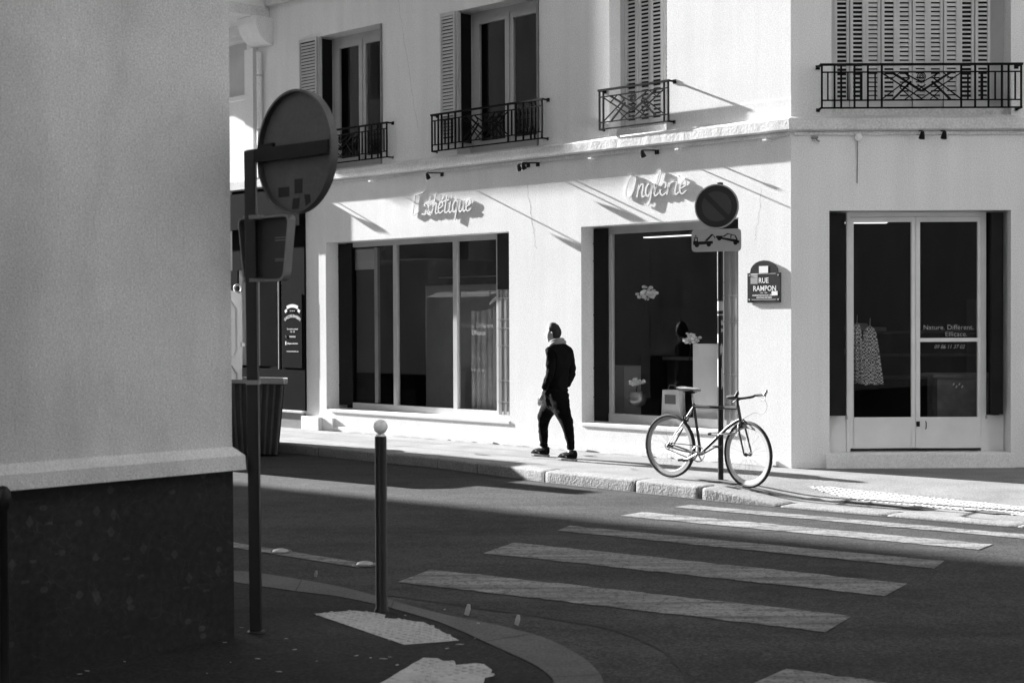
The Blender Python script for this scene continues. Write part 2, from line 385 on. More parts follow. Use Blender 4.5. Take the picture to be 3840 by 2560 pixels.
# crumbled dirty joint where the wall meets the pavement
g = MB(); rr = random.Random(8); t = .15
while t < 9.2:
    L_ = rr.uniform(.08, .5); w1_, w2_ = rr.uniform(.006, .035), rr.uniform(.006, .03); h_ = rr.uniform(.004, .03)
    g.add([fA(t, .024, .006), fA(t+L_, .024, .006), fA(t+L_*.8, .024+w1_, .006), fA(t+L_*.3, .024+w2_, .006)], [(0, 1, 2, 3)])
    if rr.random() < .4: g.add([fA(t, .0245, .004), fA(t+L_*.6, .0245, .004), fA(t+L_*.5, .0245, h_), fA(t+L_*.15, .0245, h_*.7)], [(0, 1, 2, 3)])
    t += L_+rr.uniform(.0, .25)
g.build('wall_foot_dirt', M_dirt, kind='structure')
def blob(g, a, n, ra, rn, seed, zf_=gf, dz=.011):
    rr = random.Random(seed); k = 18; c = fS(a, n, zf_(a, n)+dz); P = []
    for i in range(k):
        th = 2*pi*i/k; r = rr.uniform(.6, 1.15); aa = a+ra*r*cos(th); nn = n+rn*r*sin(th); P.append(fS(aa, nn, zf_(aa, nn)+dz))
    g.add([c]+P, [(0, i+1, (i+1) % k+1) for i in range(k)])
g = MB()
for i, (a, n, ra, rn) in enumerate(((-9.95, 13.1, .28, .12), (-9.35, 12.95, .10, .04), (-9.15, 12.98, .05, .03), (-8.2, 13.2, .35, .07), (-7.7, 13.15, .3, .05), (-6.9, 13.3, .25, .06), (-12.9, 14.3, .12, .05), (-14.1, 13.5, .2, .04), (-11.4, 13.4, .06, .03))): blob(g, a, n, ra, rn, i)
g.build('pavement_stains', M_dirt, kind='structure')
# near pavement with its curved granite edge
outer = [(-1.99, 10.64), (-1.78, 10.53), (-1.19, 10.02), (-.88, 9.64), (-.69, 9.38), (-.50, 9.13), (-.27, 8.88), (-.08, 8.70), (.17, 8.37), (.34, 7.96), (.42, 7.62), (.44, 7.3), (.36, 6.9)]
inner = [(-1.89, 10.16), (-1.45, 9.83), (-1.16, 9.65), (-.88, 9.38), (-.60, 9.03), (-.39, 8.72), (-.09, 8.12), (.12, 7.68), (.2, 7.33), (.16, 7.0)]
ofar = fS(-60, 6.12, 0); ifar = fS(-60, 5.82, 0)
oend = fS(-4.72, -20, 0); iend = fS(-4.95, -20, 0)
op = [(ofar.x, ofar.y)]+[tuple(p[:2]) for p in smooth_path([(x, y, 0) for x, y in outer], 3)]+[tuple(fS(-4.68, 4.2, 0)[:2]), (oend.x, oend.y)]
ip = [(ifar.x, ifar.y)]+[tuple(p[:2]) for p in smooth_path([(x, y, 0) for x, y in inner], 3)]+[tuple(fS(-4.92, 4.2, 0)[:2]), (iend.x, iend.y)]
g = MB(); far_c = [tuple(fS(-60, -20, 0)[:2])]
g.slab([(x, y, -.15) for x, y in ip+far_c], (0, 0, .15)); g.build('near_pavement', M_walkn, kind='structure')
g = MB()
def resamp(P, n):
    L = [0]
    for a, b in zip(P, P[1:]): L.append(L[-1]+sqrt((a[0]-b[0])**2+(a[1]-b[1])**2))
    out = []
    for i in range(n):
        d = L[-1]*i/(n-1); k = 0
        while k < len(L)-2 and L[k+1] < d: k += 1
        f = (d-L[k])/max(1e-9, L[k+1]-L[k]); out.append((P[k][0]+(P[k+1][0]-P[k][0])*f, P[k][1]+(P[k+1][1]-P[k][1])*f))
    return out
oo = resamp(op[1:-1], 60); ii = resamp(ip[1:-1], 60)
oo = [op[0]]+oo+[op[-1]]; ii = [ip[0]]+ii+[ip[-1]]
k = 0
for (a, b), (c, d) in zip(zip(oo, oo[1:]), zip(ii, ii[1:])):
    g.quad((a[0], a[1], .003), (b[0], b[1], .003), (d[0], d[1], .004), (c[0], c[1], .004))
    g.quad((a[0], a[1], .003), (b[0], b[1], .003), (b[0], b[1], -.14), (a[0], a[1], -.14))
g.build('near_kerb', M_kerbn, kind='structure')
g = MB()
for i in (8, 19, 33, 44, 52):
    a, c = Vector((*oo[i], .0065)), Vector((*ii[i], .0065)); d = (Vector((*oo[i+1], .0065))-a).normalized()*.008
    g.quad(a, a+d, c+d, c)
g.build('near_kerb_joints', M_dark, kind='structure')
apron = [(-2.6, 11.0), (-1.9, 10.95), (-.94, 10.40), (-.23, 9.87), (0, 9.72), (.32, 9.45), (.57, 9.25), (.76, 8.89), (.89, 8.46), (.93, 7.85), (.9, 7.2)]
ap = smooth_path([(x, y, 0) for x, y in apron], 4); g = MB()
aq = resamp([(p.x, p.y) for p in ap], 40); bq = resamp([(x-.03, y-.03) for x, y in outer], 40)
for i in range(39): g.quad((*aq[i], -.1255), (*aq[i+1], -.1255), (*bq[i+1], -.1255), (*bq[i], -.1255))
g.build('gutter_strip', M_apron, kind='structure')
g = MB(); rr = random.Random(5)
for i in range(4, 38):
    wd = .012+.02*rr.random(); a = Vector((*aq[i], -.1215)); b = Vector((*aq[i+1], -.1215)); nn = Vector((b-a).yx.to_3d()); nn = Vector((nn.x, -nn.y, 0)).normalized()*wd
    g.quad(a, b, b+nn, a+nn)
g.build('gutter_crack', M_dark, kind='structure')

# road markings: worn white paint
stripes = [
 [(-9.484, 12.05), (-9.498, 11.80), (-5.6, 12.22), (-5.6, 12.47)],
 [(-9.498, 11.295), (-9.463, 10.932), (-5.957, 11.352), (-6.01, 11.70)],
 [(-9.347, 10.095), (-9.231, 9.782), (-5.763, 10.282), (-5.868, 10.641)],
 [(-9.014, 9.024), (-8.78, 8.438), (-5.443, 9.047), (-5.573, 9.569)],
 [(-8.51, 7.624), (-8.282, 7.092), (-5.084, 7.762), (-5.237, 8.30)],
 [(-4.70, 6.80), (-4.63, 6.30), (-2.6, 6.7), (-2.7, 7.2)]]
for i, q in enumerate(stripes):
    g = MB(); n = 44; rr = random.Random(i)
    A_, B_, C_, D_ = [fS(a, b, -.1245) for a, b in q]
    top = [A_.lerp(D_, k/n)+Vector((0, rr.uniform(-.02, .02), 0)) for k in range(n+1)]; bot = [B_.lerp(C_, k/n)+Vector((0, rr.uniform(-.02, .02), 0)) for k in range(n+1)]
    for k in range(n): g.quad(top[k], top[k+1], bot[k+1], bot[k])
    g.build('crosswalk_stripe', M_paint, kind='structure')
g = MB(); g.quad(*[fS(a, b, -.1245) for a, b in ((-16, 7.12), (-8.975, 7.46), (-8.976, 7.292), (-16, 6.9))]); g.build('lane_line', M_paint, kind='structure')
g = MB(); g.quad(*[fS(a, b, -.1195) for a, b in ((-9.3, 10.35), (-7.9, 10.9), (-7.0, 12.2), (-7.0, 12.215), (-7.91, 10.915), (-9.3, 10.365))]); g.build('road_crack', M_dark, kind='structure')

for i, (a, n) in enumerate(((-10.03, 7.33), (-9.03, 7.40))):
    p = fS(a, n, -.1245); t = thing('road_stud', ['flat metal road stud in the lane line nearer the sign post', 'flat metal road stud at the end of the lane line, by the bollard'][i], 'road stud', p)
    g = MB(); g.lathe(p, [(0, .03), (.03, .028), (.06, .018), (.07, 0)], 16); g.build('dome', M_alloy, t, smooth=True)
    g = MB(); g.lathe(p, [(.072, .001), (.085, .012), (.098, .001)], 16); g.build('collar', M_signback, t, smooth=True)

# tactile paving
def tactile(name, poly, zf, pitch, kind='structure', drop=0, rag=0, seed=1, dirn=(1, 0)):
    rr = random.Random(seed); n = len(poly); g = MB(); pts = []
    for i in range(n):
        a = Vector((*poly[i], 0)); b = Vector((*poly[(i+1) % n], 0)); m = max(1, int((b-a).length/.05))
        for k in range(m):
            p = a.lerp(b, k/m); r = rag[i] if rag else 0
            pts.append(Vector((p.x+rr.uniform(-r, r), p.y+rr.uniform(-r, r), 0)))
    bm = bmesh.new(); vsx = [bm.verts.new((p.x, p.y, zf(p.x, p.y)+.0045)) for p in pts]; f = bm.faces.new(vsx); bmesh.ops.triangulate(bm, faces=[f])
    g.add([v.co.copy() for v in bm.verts], [[v.index for v in f.verts] for f in bm.faces] if not bm.verts.index_update() else []); bm.free()
    def inside(x, y):
        c = False; j = len(pts)-1
        for i in range(len(pts)):
            if (pts[i].y > y) != (pts[j].y > y) and x < (pts[j].x-pts[i].x)*(y-pts[i].y)/(pts[j].y-pts[i].y)+pts[i].x: c = not c
            j = i
        return c
    xs = [p.x for p in pts]; ys = [p.y for p in pts]; cx = (min(xs)+max(xs))/2; cy = (min(ys)+max(ys))/2; R = max(max(xs)-min(xs), max(ys)-min(ys))
    dx = Vector((dirn[0], dirn[1])).normalized(); dy = Vector((-dx.y, dx.x)); m = int(R/pitch)+1
    for i in range(-m, m):
        for j in range(-m, m):
            x = cx+dx.x*i*pitch+dy.x*j*pitch; y = cy+dx.y*i*pitch+dy.y*j*pitch
            if inside(x, y) and rr.random() > drop: 
                z = zf(x, y)+.004; g.lathe((x, y, z), [(pitch*.30, 0), (pitch*.22, .006), (.001, .007)], 6)
    g.build(name, M_tact, kind=kind)
z0 = lambda x, y: 0.0
tactile('tactile_paving', [(-1.21, 9.06), (-.97, 9.16), (-.77, 9.02), (-.76, 8.93), (-.53, 8.80), (-.30, 8.29), (-.60, 8.19)], z0, .05, drop=.1, rag=[.003, .012, .01, .01, .003, .003, .003], seed=2, dirn=(.7, .7))
tactile('tactile_paving', [(-.68, 7.25), (-.48, 7.87), (-.40, 7.88), (-.30, 7.72), (-.22, 7.74), (-.13, 7.66), (-.10, 7.54), (-.16, 7.25)], z0, .05, drop=.35, rag=[.003, .02, .03, .03, .03, .03, .02, .003], seed=4, dirn=(.7, .7))
zf2 = lambda x, y: gf((x-y)*R2, (x+y)*R2)
tf = [fS(a, n, 0)[:2] for a, n in ((-9.15, 13.63), (-8.95, 13.80), (-6.2, 13.70), (-4.9, 14.2), (-4.8, 13.85), (-6.2, 13.33), (-8.25, 13.28))]
tactile('tactile_paving', tf, zf2, .07, drop=.05, rag=[.01]*7, seed=6, dirn=(.7, .7))

# litter specks
for i, (x, y, z) in enumerate([(-.55, 9.5, -.13), (-.36, 9.45, -.13), (-.2, 9.42, -.13)]): pass

# ================================================================== CORNER BUILDING
bld = thing('corner_building', 'pale rendered corner building with two shop windows, glazed corner door and shuttered upper windows', 'building', (CX, CY, 0))
TA = 9.33; TU = 10.86
ZL0, ZL1 = 3.957, 4.10
SW1 = (4.69, 8.82, .345, 2.985); SW2 = (.76, 3.33, .385, 2.985); DR = (.45, 2.583, .172, 3.022)
g = MB(); wall(g, fA, 0, TA, -.2, ZL0+.05, [SW1, SW2]); wall(g, fB, 0, BW, -.2, ZL0+.05, [DR]); wall(g, fD, 0, 14, -.2, 4.0, [(1.2, 3.6, .4, 3.0), (5.2, 7.6, .4, 3.0)])
g.build('ground_floor_wall', M_wall, bld)
W1 = (7.395, 8.961, 4.10, 6.262); W2 = (4.09, 5.725, 4.10, 6.195); W3 = (1.857, 2.82, 4.10, 6.30); WB = (.478, 2.58, 4.115, 6.35)
up = [W1, W2, W3]
up2 = [(a, b, c+3.1, d+3.1) for a, b, c, d in up]+[(a, b, c+6.2, d+6.2) for a, b, c, d in up]
g = MB(); wall(g, fA, 0, TU, 4.05, 21.5, up+up2); wall(g, fB, 0, BW, 4.05, 21.5, [WB, (WB[0], WB[1], 7.3, 9.5), (WB[0], WB[1], 10.4, 12.6)]); wall(g, fD, 0, 14, 4.0, 21.5, [(1.2, 2.6, 4.3, 6.3), (5.2, 6.6, 4.3, 6.3), (1.2, 2.6, 7.4, 9.4), (5.2, 6.6, 7.4, 9.4)])
g.build('upper_wall', M_wall, bld)
# thin band of thicker render below the groove line at the foot of the upper storey
g = MB()
def runA(g, t0, t1, z0, z1, q, holes):
    s = t0
    for h0, h1 in sorted(holes)+[(t1, t1)]:
        if h0 > s: gg = MB(); gg.box(fA, s, h0, -.01, q, z0, z1); gg.build('base_band', M_wall, bld)
        s = max(s, h1)
runA(g, -.012, TU, 4.09, 4.335, .012, [(W1[0], W1[1]), (W2[0], W2[1]), (W3[0], W3[1])])
g.box(fB, .005, WB[0], -.01, .012, 4.09, 4.335); g.build('base_band', M_wall, bld); g = MB(); g.box(fB, WB[1], BW-.005, -.01, .012, 4.09, 4.335)
g.build('base_band', M_wall, bld)
g = MB(); pts = []
rr = random.Random(11)
n = 150
# stringcourse ledge, uneven coping, wraps the corner
prof = [(0, ZL0-.012), (.082, ZL0), (.096, ZL0+.012), (.093, ZL1-.012), (.08, ZL1), (0, ZL1+.035)]
ring = []
Ln = [TU - TU*i/n for i in range(n+1)]
for t in Ln:
    fr = .41421; j = rr.uniform(-.0014, .0014)
    ring.append([fA(t - (q*fr*(1 if t < 1e-6 else 0)), q+(j if 0 < q else 0) if t > 1e-6 else q, z+(j if q > 0 else 0)) for q, z in prof])
for u in [BW*i/30 for i in range(1, 31)]:
    ring.append([fB(u, q, z) for q, z in prof])
for v in (.5, 4, 14): ring.append([fD(v, q, z) for q, z in prof])
m = len(prof); g.add([p for r in ring for p in r], [(i*m+j, (i+1)*m+j, (i+1)*m+j+1, i*m+j+1) for i in range(len(ring)-1) for j in range(m-1)])
g.build('ledge', M_ledge, bld)
g = MB(); g.box(fA, .02, TU, 0, .03, 3.90, 3.944); g.box(fB, .04, BW-.04, 0, .03, 3.905, 3.944)     # small cove with cable below the ledge
g.build('cove', M_ledge, bld)
# string course of the second floor
g = MB(); g.box(fA, -.08, TU-.6, .002, .09, 6.93, 7.08); g.box(fB, .08, BW-.05, .002, .09, 6.93, 7.08); g.build('stringcourse', M_ledge, bld)
g = MB(); g.add([fA(0, -.03, 21.5), fB(BW, -.03, 21.5), fD(14, -.03, 21.5), fD(14, -9, 21.5), fA(TU, -9, 21.5), fA(TU, -.03, 21.5)], [(0, 1, 2, 3, 4, 5)]); g.build('roof', M_grey, bld)
# low plinth, worn stones at the foot of the wall
g = MB(); g.box(fA, 8.90, TA+.03, -.002, .10, -.05, .21); g.build('plinth_block', M_wall, bld, bevel=.012); g = MB(); g.box(fA, 8.62, 8.90, -.002, .035, -.05, .21); g.build('plinth_block', M_wall, bld, bevel=.012)
g = MB(); g.box(fA, .2, 8.62, -.002, .022, -.05, .075); g.build('foot_band', M_wall, bld, bevel=.006)
# the shop-window aprons (slightly proud of the wall below each window)
g = MB(); g.box(fA, SW1[0], SW1[1]-.12, -.4, .012, SW1[2]-.05, SW1[2]-.004); g.build('window_sill', M_frames, bld, bevel=.006); g = MB(); g.box(fA, SW2[0], SW2[1], -.4, .012, SW2[2]-.05, SW2[2]-.004); g.build('window_sill', M_frames, bld, bevel=.006)
# inside: floors, partitions
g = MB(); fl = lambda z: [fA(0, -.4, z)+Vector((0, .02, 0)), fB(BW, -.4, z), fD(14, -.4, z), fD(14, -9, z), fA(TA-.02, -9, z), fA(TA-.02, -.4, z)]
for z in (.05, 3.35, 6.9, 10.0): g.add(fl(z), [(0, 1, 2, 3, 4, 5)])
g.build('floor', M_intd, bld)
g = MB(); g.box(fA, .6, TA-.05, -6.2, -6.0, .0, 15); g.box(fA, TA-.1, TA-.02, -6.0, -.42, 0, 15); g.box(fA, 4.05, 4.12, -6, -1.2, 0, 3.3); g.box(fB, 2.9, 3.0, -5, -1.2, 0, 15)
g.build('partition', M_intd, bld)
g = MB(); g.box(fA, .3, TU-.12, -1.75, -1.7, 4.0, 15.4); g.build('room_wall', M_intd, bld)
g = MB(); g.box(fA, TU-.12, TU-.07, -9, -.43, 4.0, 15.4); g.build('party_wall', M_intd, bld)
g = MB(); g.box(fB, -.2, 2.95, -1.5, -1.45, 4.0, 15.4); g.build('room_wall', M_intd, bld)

# ---- upper windows of wing A
def louvre(g, gd, fr, u0, u1, q, z0, z1, tilt=.6, pitch=.05, st=.03, dep=.03, axis='u', op=.5):
    # a louvred leaf; axis 'u' lies along the wall, axis 'q' stands in the jamb
    def F(x, y, z): return fr(x, y, z) if axis == 'u' else fr(y, x, z)
    g.box(F, u0, u0+st, q-dep/2, q+dep/2, z0, z1); g.box(F, u1-st, u1, q-dep/2, q+dep/2, z0, z1)
    for zz, h in ((z0, .09), (z1-.05, .05)): g.box(F, u0+st, u1-st, q-dep/2+.002, q+dep/2-.002, zz, zz+h)
    z = z0+.11
    while z < z1-.08:
        hh = pitch*(.32+.6*(1-op))
        a = [F(u, y, zz) for u in (u0+st, u1-st) for (y, zz) in ((q+dep*.38, z), (q-dep*.38, z+hh*.9), (q-dep*.38, z+hh*.9+.006), (q+dep*.38, z+.006))]
        g.add(a, [(0, 1, 2, 3), (4, 5, 6, 7), (0, 1, 5, 4), (1, 2, 6, 5), (2, 3, 7, 6), (3, 0, 4, 7)])
        z += pitch
    if gd is not None: gd.box(F, u0+st, u1-st, q-dep*.5-.006, q-dep*.5-.002, z0+.02, z1-.02)  # black sheet behind the slats paints the shade in the gaps

def french_window(h, leaf_out, jamb_leaf, dark_leaf, lab=None):
    u0, u1, z0, z1 = h; q = -.28
    win = MB(); F = .045
    zt = z1-.04
    # outer casing
    win.box(fA, u1-.09, u1, q-.05, q, z0+.12, z1); win.box(fA, u0, u0+.07, q-.05, q, z0+.12, z1)
    win.box(fA, u0+.07, u1-.09, q-.05, q, z1-.09, z1); win.box(fA, u0, u1, q-.05, q+.03, z0+.02, z0+.13)
    f = win.build('window', M_frame, bld)
    s = MB(); um = (u0+u1)/2+.03; L0, L1 = u0+.07, u1-.09
    for a, b in ((um-.085, um-.015), (um+.015, um+.085), (L1-.085, L1), (L0, L0+.085)): s.box(fA, a, b, q-.035, q+.012, z0+.13, z1-.09)
    s.box(fA, um-.015, um+.015, q-.03, q+.028, z0+.13, z1-.09)
    for a, b in ((L0+.085, um-.085), (um+.085, L1-.085)):
        s.box(fA, a, b, q-.035, q+.010, z1-.18, z1-.09); s.box(fA, a, b, q-.035, q+.010, z0+.13, z0+.23)
    s.build('sash', M_frame, f)
    p = MB()
    for a, b in ((L0+.085, um-.085), (um+.085, L1-.085)): p.quad(fA(a, q-.015, z0+.23), fA(b, q-.015, z0+.23), fA(b, q-.015, z1-.18), fA(a, q-.015, z1-.18))
    p.build('pane', M_glass, f)
    g = MB(); gd = MB(); ge = MB(); gh = MB()
    if leaf_out: louvre(g, gd, fA, u1+.01, u1+leaf_out, .035, z0+.19, z1+.0, op=.15, dep=.028)
    g2 = MB(); louvre(g2, ge, fA, -.265, -.005, u1-.022, z0+.19, z1-.01, op=.2, dep=.028, axis='q')
    gd.build('shutter_gap_shade', M_black, g.build('shutter', M_shut, bld))
    ge.build('shutter_gap_shade', M_black, g2.build('shutter', M_shut, bld))
    g = MB(); louvre(g, None, fA, -.26, .02, u0+.02, z0+.02, z1-.01, op=.75, dep=.03, axis='q'); louvre(g, gh, fA, u0+.045, u0+.23, -.20, z0+.02, z1-.01, op=.75, dep=.03); o_ = g.build('shutter', M_shutd, bld, label='dark louvred leaf folded in the right-hand jamb'); gh.build('shutter_gap_shade', M_black, o_)
    return f
french_window(W1, .46, True, True); french_window(W2, .32, True, True)
# closed folding louvres
def closed_shutters(fr, u0, u1, z0, z1, q, nleaf, seed, lit=False):
    rr = random.Random(seed); wd = (u1-u0)/nleaf
    for i in range(nleaf):
        g = MB(); gd = MB(); zig = .008*(1 if i % 2 else -1)
        louvre(g, gd, fr, u0+i*wd+.003, u0+(i+1)*wd-.003, q+zig, z0, z1, op=rr.choice([.25, .35, .8, .6]) if not lit else .6, pitch=.052, st=.034, dep=.028)
        s = g.build('shutter', M_shut, bld); gd.build('shutter_gap_shade', M_black, s)
closed_shutters(fA, 1.90, 2.75, 4.26, 6.28, -.25, 4, 2, True); closed_shutters(fB, .55, 2.40, 4.24, 6.33, -.20, 10, 5)
g = MB(); g.box(fA, W3[0], W3[1], -.30, -.14, W3[2], 4.24); g.build('window_threshold', M_ledge, bld); g = MB(); g.box(fB, WB[0], WB[1], -.30, -.10, WB[2], 4.225); g.build('window_threshold', M_ledge, bld)
for fr, a, b, q0, z0_, z1_ in ((fA, 2.752, W3[1], -.22, 4.241, W3[3]), (fA, W3[0], 1.898, -.22, 4.241, W3[3]), (fB, WB[0], .548, -.18, 4.226, WB[3]), (fB, 2.402, WB[1], -.26, 4.226, WB[3])):
    g = MB(); g.box(fr, a, b, -.3, q0, z0_, z1_); g.build('window_casing', M_frame, bld)

# ---- wrought iron window guards
def guard(fr, u0, u1, z0, z1, q, full, label):
    g = MB(); nrm = fr(0, 1, 0)-fr(0, 0, 0); th = .02
    def b(ua, za, ub, zb, wd=.018, dep=.02): g.bar(fr(ua, q, za), fr(ub, q, zb), wd, dep, nrm)
    zr2 = z1-.088; zr3 = z0+.088
    b(u0-.012, z1, u1+.012, z1, .026, .034); b(u0, zr2, u1, zr2, .015); b(u0, zr3, u1, zr3, .015); b(u0, z0, u1, z0, .018)
    uc = (u0+u1)/2; hw = .46 if full else (u1-u0)/2-.075
    ends = [u0+.008, u1-.008, uc-hw, uc+hw]
    for u in ends: b(u, z0, u, z1, .02)
    if full:
        S_ = hw; L_ = uc-hw-u0
        for k, (w_, ful) in zip((.11, .22, .33, .44, .55, .77, .89), ((.015, 0), (.02, 1), (.02, 1), (.015, 0), (.02, 1), (.02, 1), (.015, 0))):
            for sgn, base in ((1, u0), (-1, u1)):
                u = base+sgn*L_*k
                if ful: b(u, z0, u, z1, w_)
                else: b(u, zr3, u, zr2, w_)
        for sgn, base in ((1, u0), (-1, u1)): u = base+sgn*L_*.66; b(u, zr3, u, zr2, .028)
    h = zr2-zr3
    def d(x0, y0, x1, y1, wd=.014): 
        for s in (-1, 1): b(uc+s*x0*hw, zr3+y0*h, uc+s*x1*hw, zr3+y1*h, wd, .012)
    d(1, .97, 0, .05); d(.76, 1, 0, .32, .026); d(.44, .97, 0, .62); d(1, .03, .30, .78); d(.74, .0, .26, .66, .024); d(.42, .02, -.1, .55); d(.2, 0, .55, .45, .01); d(.30, .78, .42, .97, .012); d(.55, .97, .78, .72, .01)
    for k, rad in ((0, .048), (1, .03), (2, .014)):
        g.tube([fr(uc+rad*cos(a*pi/8), q, zr2-.055+rad*sin(a*pi/8)) for a in range(16)], .006, 5, closed=True)
    for u in (u0, u1):      # returns to the wall
        for z, w_ in ((z1, .024), (z0, .018)): g.bar(fr(u, -.01, z), fr(u, q, z), w_, .02, (0, 0, 1))
        for z, w_ in ((z1, .05), (z0, .045)): g.bar(fr(u, 0, z), fr(u, .012, z), w_, w_, (0, 0, 1))
    return g.build('window_guard', M_rail, bld, label=label, merge=False)
guard(fA, 7.155, 9.40, 4.205, 4.72, .12, True, 'iron guard below the first tall window, half hidden by the round sign')
guard(fA, 3.92, 6.155, 4.205, 4.73, .12, True, 'iron guard of the middle tall window')
guard(fA, 1.732, 2.895, 4.225, 4.73, .12, False, 'short iron guard of the sunlit shuttered window')
guard(fB, .315, 2.64, 4.195, 4.695, .20, True, 'wide iron guard of the shuttered window over the door')

# ---- folded metal shutter standing in front of the right end of a shop window
def grille(u0, u1, z0, z1):
    g = MB(); n = int((u1-u0)/.032)
    for i in range(n): a = u0+(u1-u0)*i/n; g.box(fA, a+.002, a+(u1-u0)/n-.003, -.262, -.243-.006*(i % 3), z0, z1)
    o = g.build('folded_shutter', M_slatlit, bld)
    h = MB()
    for f in (.10, .27, .55, .69, .76, .93): h.box(fA, u0, u1, -.2425, -.238, z0+(z1-z0)*f, z0+(z1-z0)*f+.012)
    h.build('hinge_band', M_slatlit, o)
# ---- shop window 1 (Esthetique)
def shopwin(h, q, mull, topw=.06, botw=.07, label=None, left=None, right=None):
    u0, u1, z0, z1 = h
    g = MB(); g.box(fA, u0, u1, q-.05, q, z1-topw-.03, z1); g.box(fA, u0, u1, q-.055, q+.02, z0, z0+botw)
    for a, b in mull: g.box(fA, a, b, q-.05, q+.012, z0+botw, z1-topw-.03)
    w_ = g.build('shop_window', M_framew, bld, label=label)
    g = MB(); g.quad(fA(u0, q-.025, z0+botw), fA(u1, q-.025, z0+botw), fA(u1, q-.025, z1-topw), fA(u0, q-.025, z1-topw)); g.build('pane', M_glass, w_)
    return w_
sw1 = shopwin((SW1[0], 8.47, SW1[2], SW1[3]), -.27, [(7.40, 7.48), (6.04, 6.125), (5.17, 5.21)], .05, .10, 'wide three-pane shop window under the first sign, its left bay darkened by a black panel')
# left bay: transom over a black panel standing in for doorway shade
g = MB(); g.box(fA, 7.88, 7.95, -.33, -.275, .46, 2.88); g.build('door_jamb', M_shutd, bld)
g = MB(); g.box(fA, 7.955, 8.50, -.345, -.335, 2.55, 2.87); g.build('transom_panel', M_grey, bld)
g = MB(); g.box(fA, 7.955, 8.50, -.36, -.34, .42, 2.54); g.build('doorway_shade_panel', M_black, bld)
def folded(fr, u0, u1, q0, q1, z0, z1, m, n=4, nm='folded_shutter', lab=None, hinge=True):
    g = MB(); wd = (q1-q0)/n
    for i in range(n): g.box(fr, u0+.006*(i % 2), u1-.005*((i+1) % 2), q0+i*wd+.002, q0+(i+1)*wd-.002, z0, z1)
    o = g.build(nm, m, bld, bevel=.003, label=lab)
    if hinge:
        h = MB()
        for f in (.12, .27, .55, .83, .92): h.box(fr, u0-.004, u1+.004, q0, q1+.003, z0+(z1-z0)*f, z0+(z1-z0)*f+.012)
        h.build('hinge_band', m, o)
    return o
folded(fA, 8.475, 8.815, -.27, -.245, .40, 2.96, M_black, 1, lab='black shutter stack at the left jamb')
grille(SW1[0]+.004, 5.165, .40, 2.18); g = MB(); g.box(fA, SW1[0]+.004, 5.165, -.262, -.236, 2.185, 2.978); g.build('shutter_top_shade', M_black, bld)  # black panel paints the lintel shade on the shutter top
# ---- shop window 2 (Onglerie)
sw2 = shopwin(SW2, -.27, [(3.02, 3.07), (1.17, 1.20)], .07, .12, 'single wide shop window under the second sign')
folded(fA, 3.075, 3.325, -.262, -.235, .40, 2.965, M_black, 1, lab='black shutter stack at the left jamb')
grille(SW2[0]+.004, 1.165, .44, 2.76); g = MB(); g.box(fA, SW2[0]+.004, 1.165, -.262, -.236, 2.765, 2.975); g.build('shutter_top_shade', M_black, bld)
# ---- lettering stuck on the panes
def tA(t, q, z): return lambda x, y: fA(t-x, q, z+y)
def tB(u, q, z): return lambda x, y: fB(u+x, q, z+y)
M_let = mat('window_lettering', .30, .7, .05, 4)
g = MB(); g.text('Nature. Différent.', .098, tA(6.0, -.288, 1.64)); g.text('Efficace.', .098, tA(5.76, -.288, 1.535)); g.build('window_lettering', M_let, sw1)

# ---- door on the chamfer
u0, u1, z0, z1 = DR; q = -.22
g = MB()
g.box(fB, .70, .745, q-.06, q+.005, z0, z1-.005); g.box(fB, 2.30, 2.36, q-.06, q+.005, z0, z1-.005); g.box(fB, .745, 2.30, q-.06, q+.005, 2.96, z1-.005)
g.box(fB, .46, .70, q-.06, q-.01, z0, .60); g.box(fB, 2.36, 2.575, q-.06, q-.01, z0, .60)
door = g.build('door_frame', M_frames, bld, bevel=.004)
g = MB()
for a, b in ((.745, .785), (1.475, 1.522), (1.526, 1.575), (2.262, 2.30)): g.box(fB, a, b, q-.045, q, z0+.04, 2.955)
for a, b in ((.785, 1.475), (1.575, 2.262)): g.box(fB, a, b, q-.045, q, 2.90, 2.955); g.box(fB, a, b, q-.045, q, z0+.04, .58)
g.box(fB, 1.575, 2.262, q-.04, q+.003, 1.475, 1.52)
dl = g.build('door', M_frames, bld, bevel=.003, label='glazed double door with solid panels below')
g = MB()
g.quad(fB(.785, q-.02, .58), fB(1.475, q-.02, .58), fB(1.475, q-.02, 2.9), fB(.785, q-.02, 2.9))
g.quad(fB(1.575, q-.02, .58), fB(2.262, q-.02, .58), fB(2.262, q-.02, 1.475), fB(1.575, q-.02, 1.475))
g.quad(fB(1.575, q-.02, 1.52), fB(2.262, q-.02, 1.52), fB(2.262, q-.02, 2.9), fB(1.575, q-.02, 2.9)); g.build('pane', M_glass, dl)
g = MB(); g.box(fB, 1.53, 1.57, q, q+.012, .47, .53); g.ball(fB(1.548, q+.03, .50), .014, 10, 6); g.tube([fB(1.64, q+.0, .53), fB(1.64, q+.03, .52), fB(1.64, q+.03, .45), fB(1.64, q, .44)], .006, 6); g.build('handle', M_pole, dl, smooth=True)
g = MB(); g.box(fB, .745, 2.30, q-.03, q+.0075, z0+.028, z0+.036); g.build('threshold_gap', M_dark, dl)
g = MB(); g.text('Nature. Différent.', .083, tB(1.615, q-.012, 1.62)); g.text('Efficace.', .083, tB(1.875, q-.012, 1.54)); g.text('09 86 11 37 02', .066, lambda x, y: fB(1.745+x*.9+y*.25, q-.012, 1.395+y)); g.build('window_lettering', M_let, dl)
folded(fB, .462, .655, -.21, -.08, .61, z1-.02, M_black, 3, lab='black shutter stack left of the door', hinge=False)
folded(fB, 2.385, 2.53, -.21, -.10, .62, z1-.02, M_black, 3, lab='black shutter stack right of the door', hinge=False)
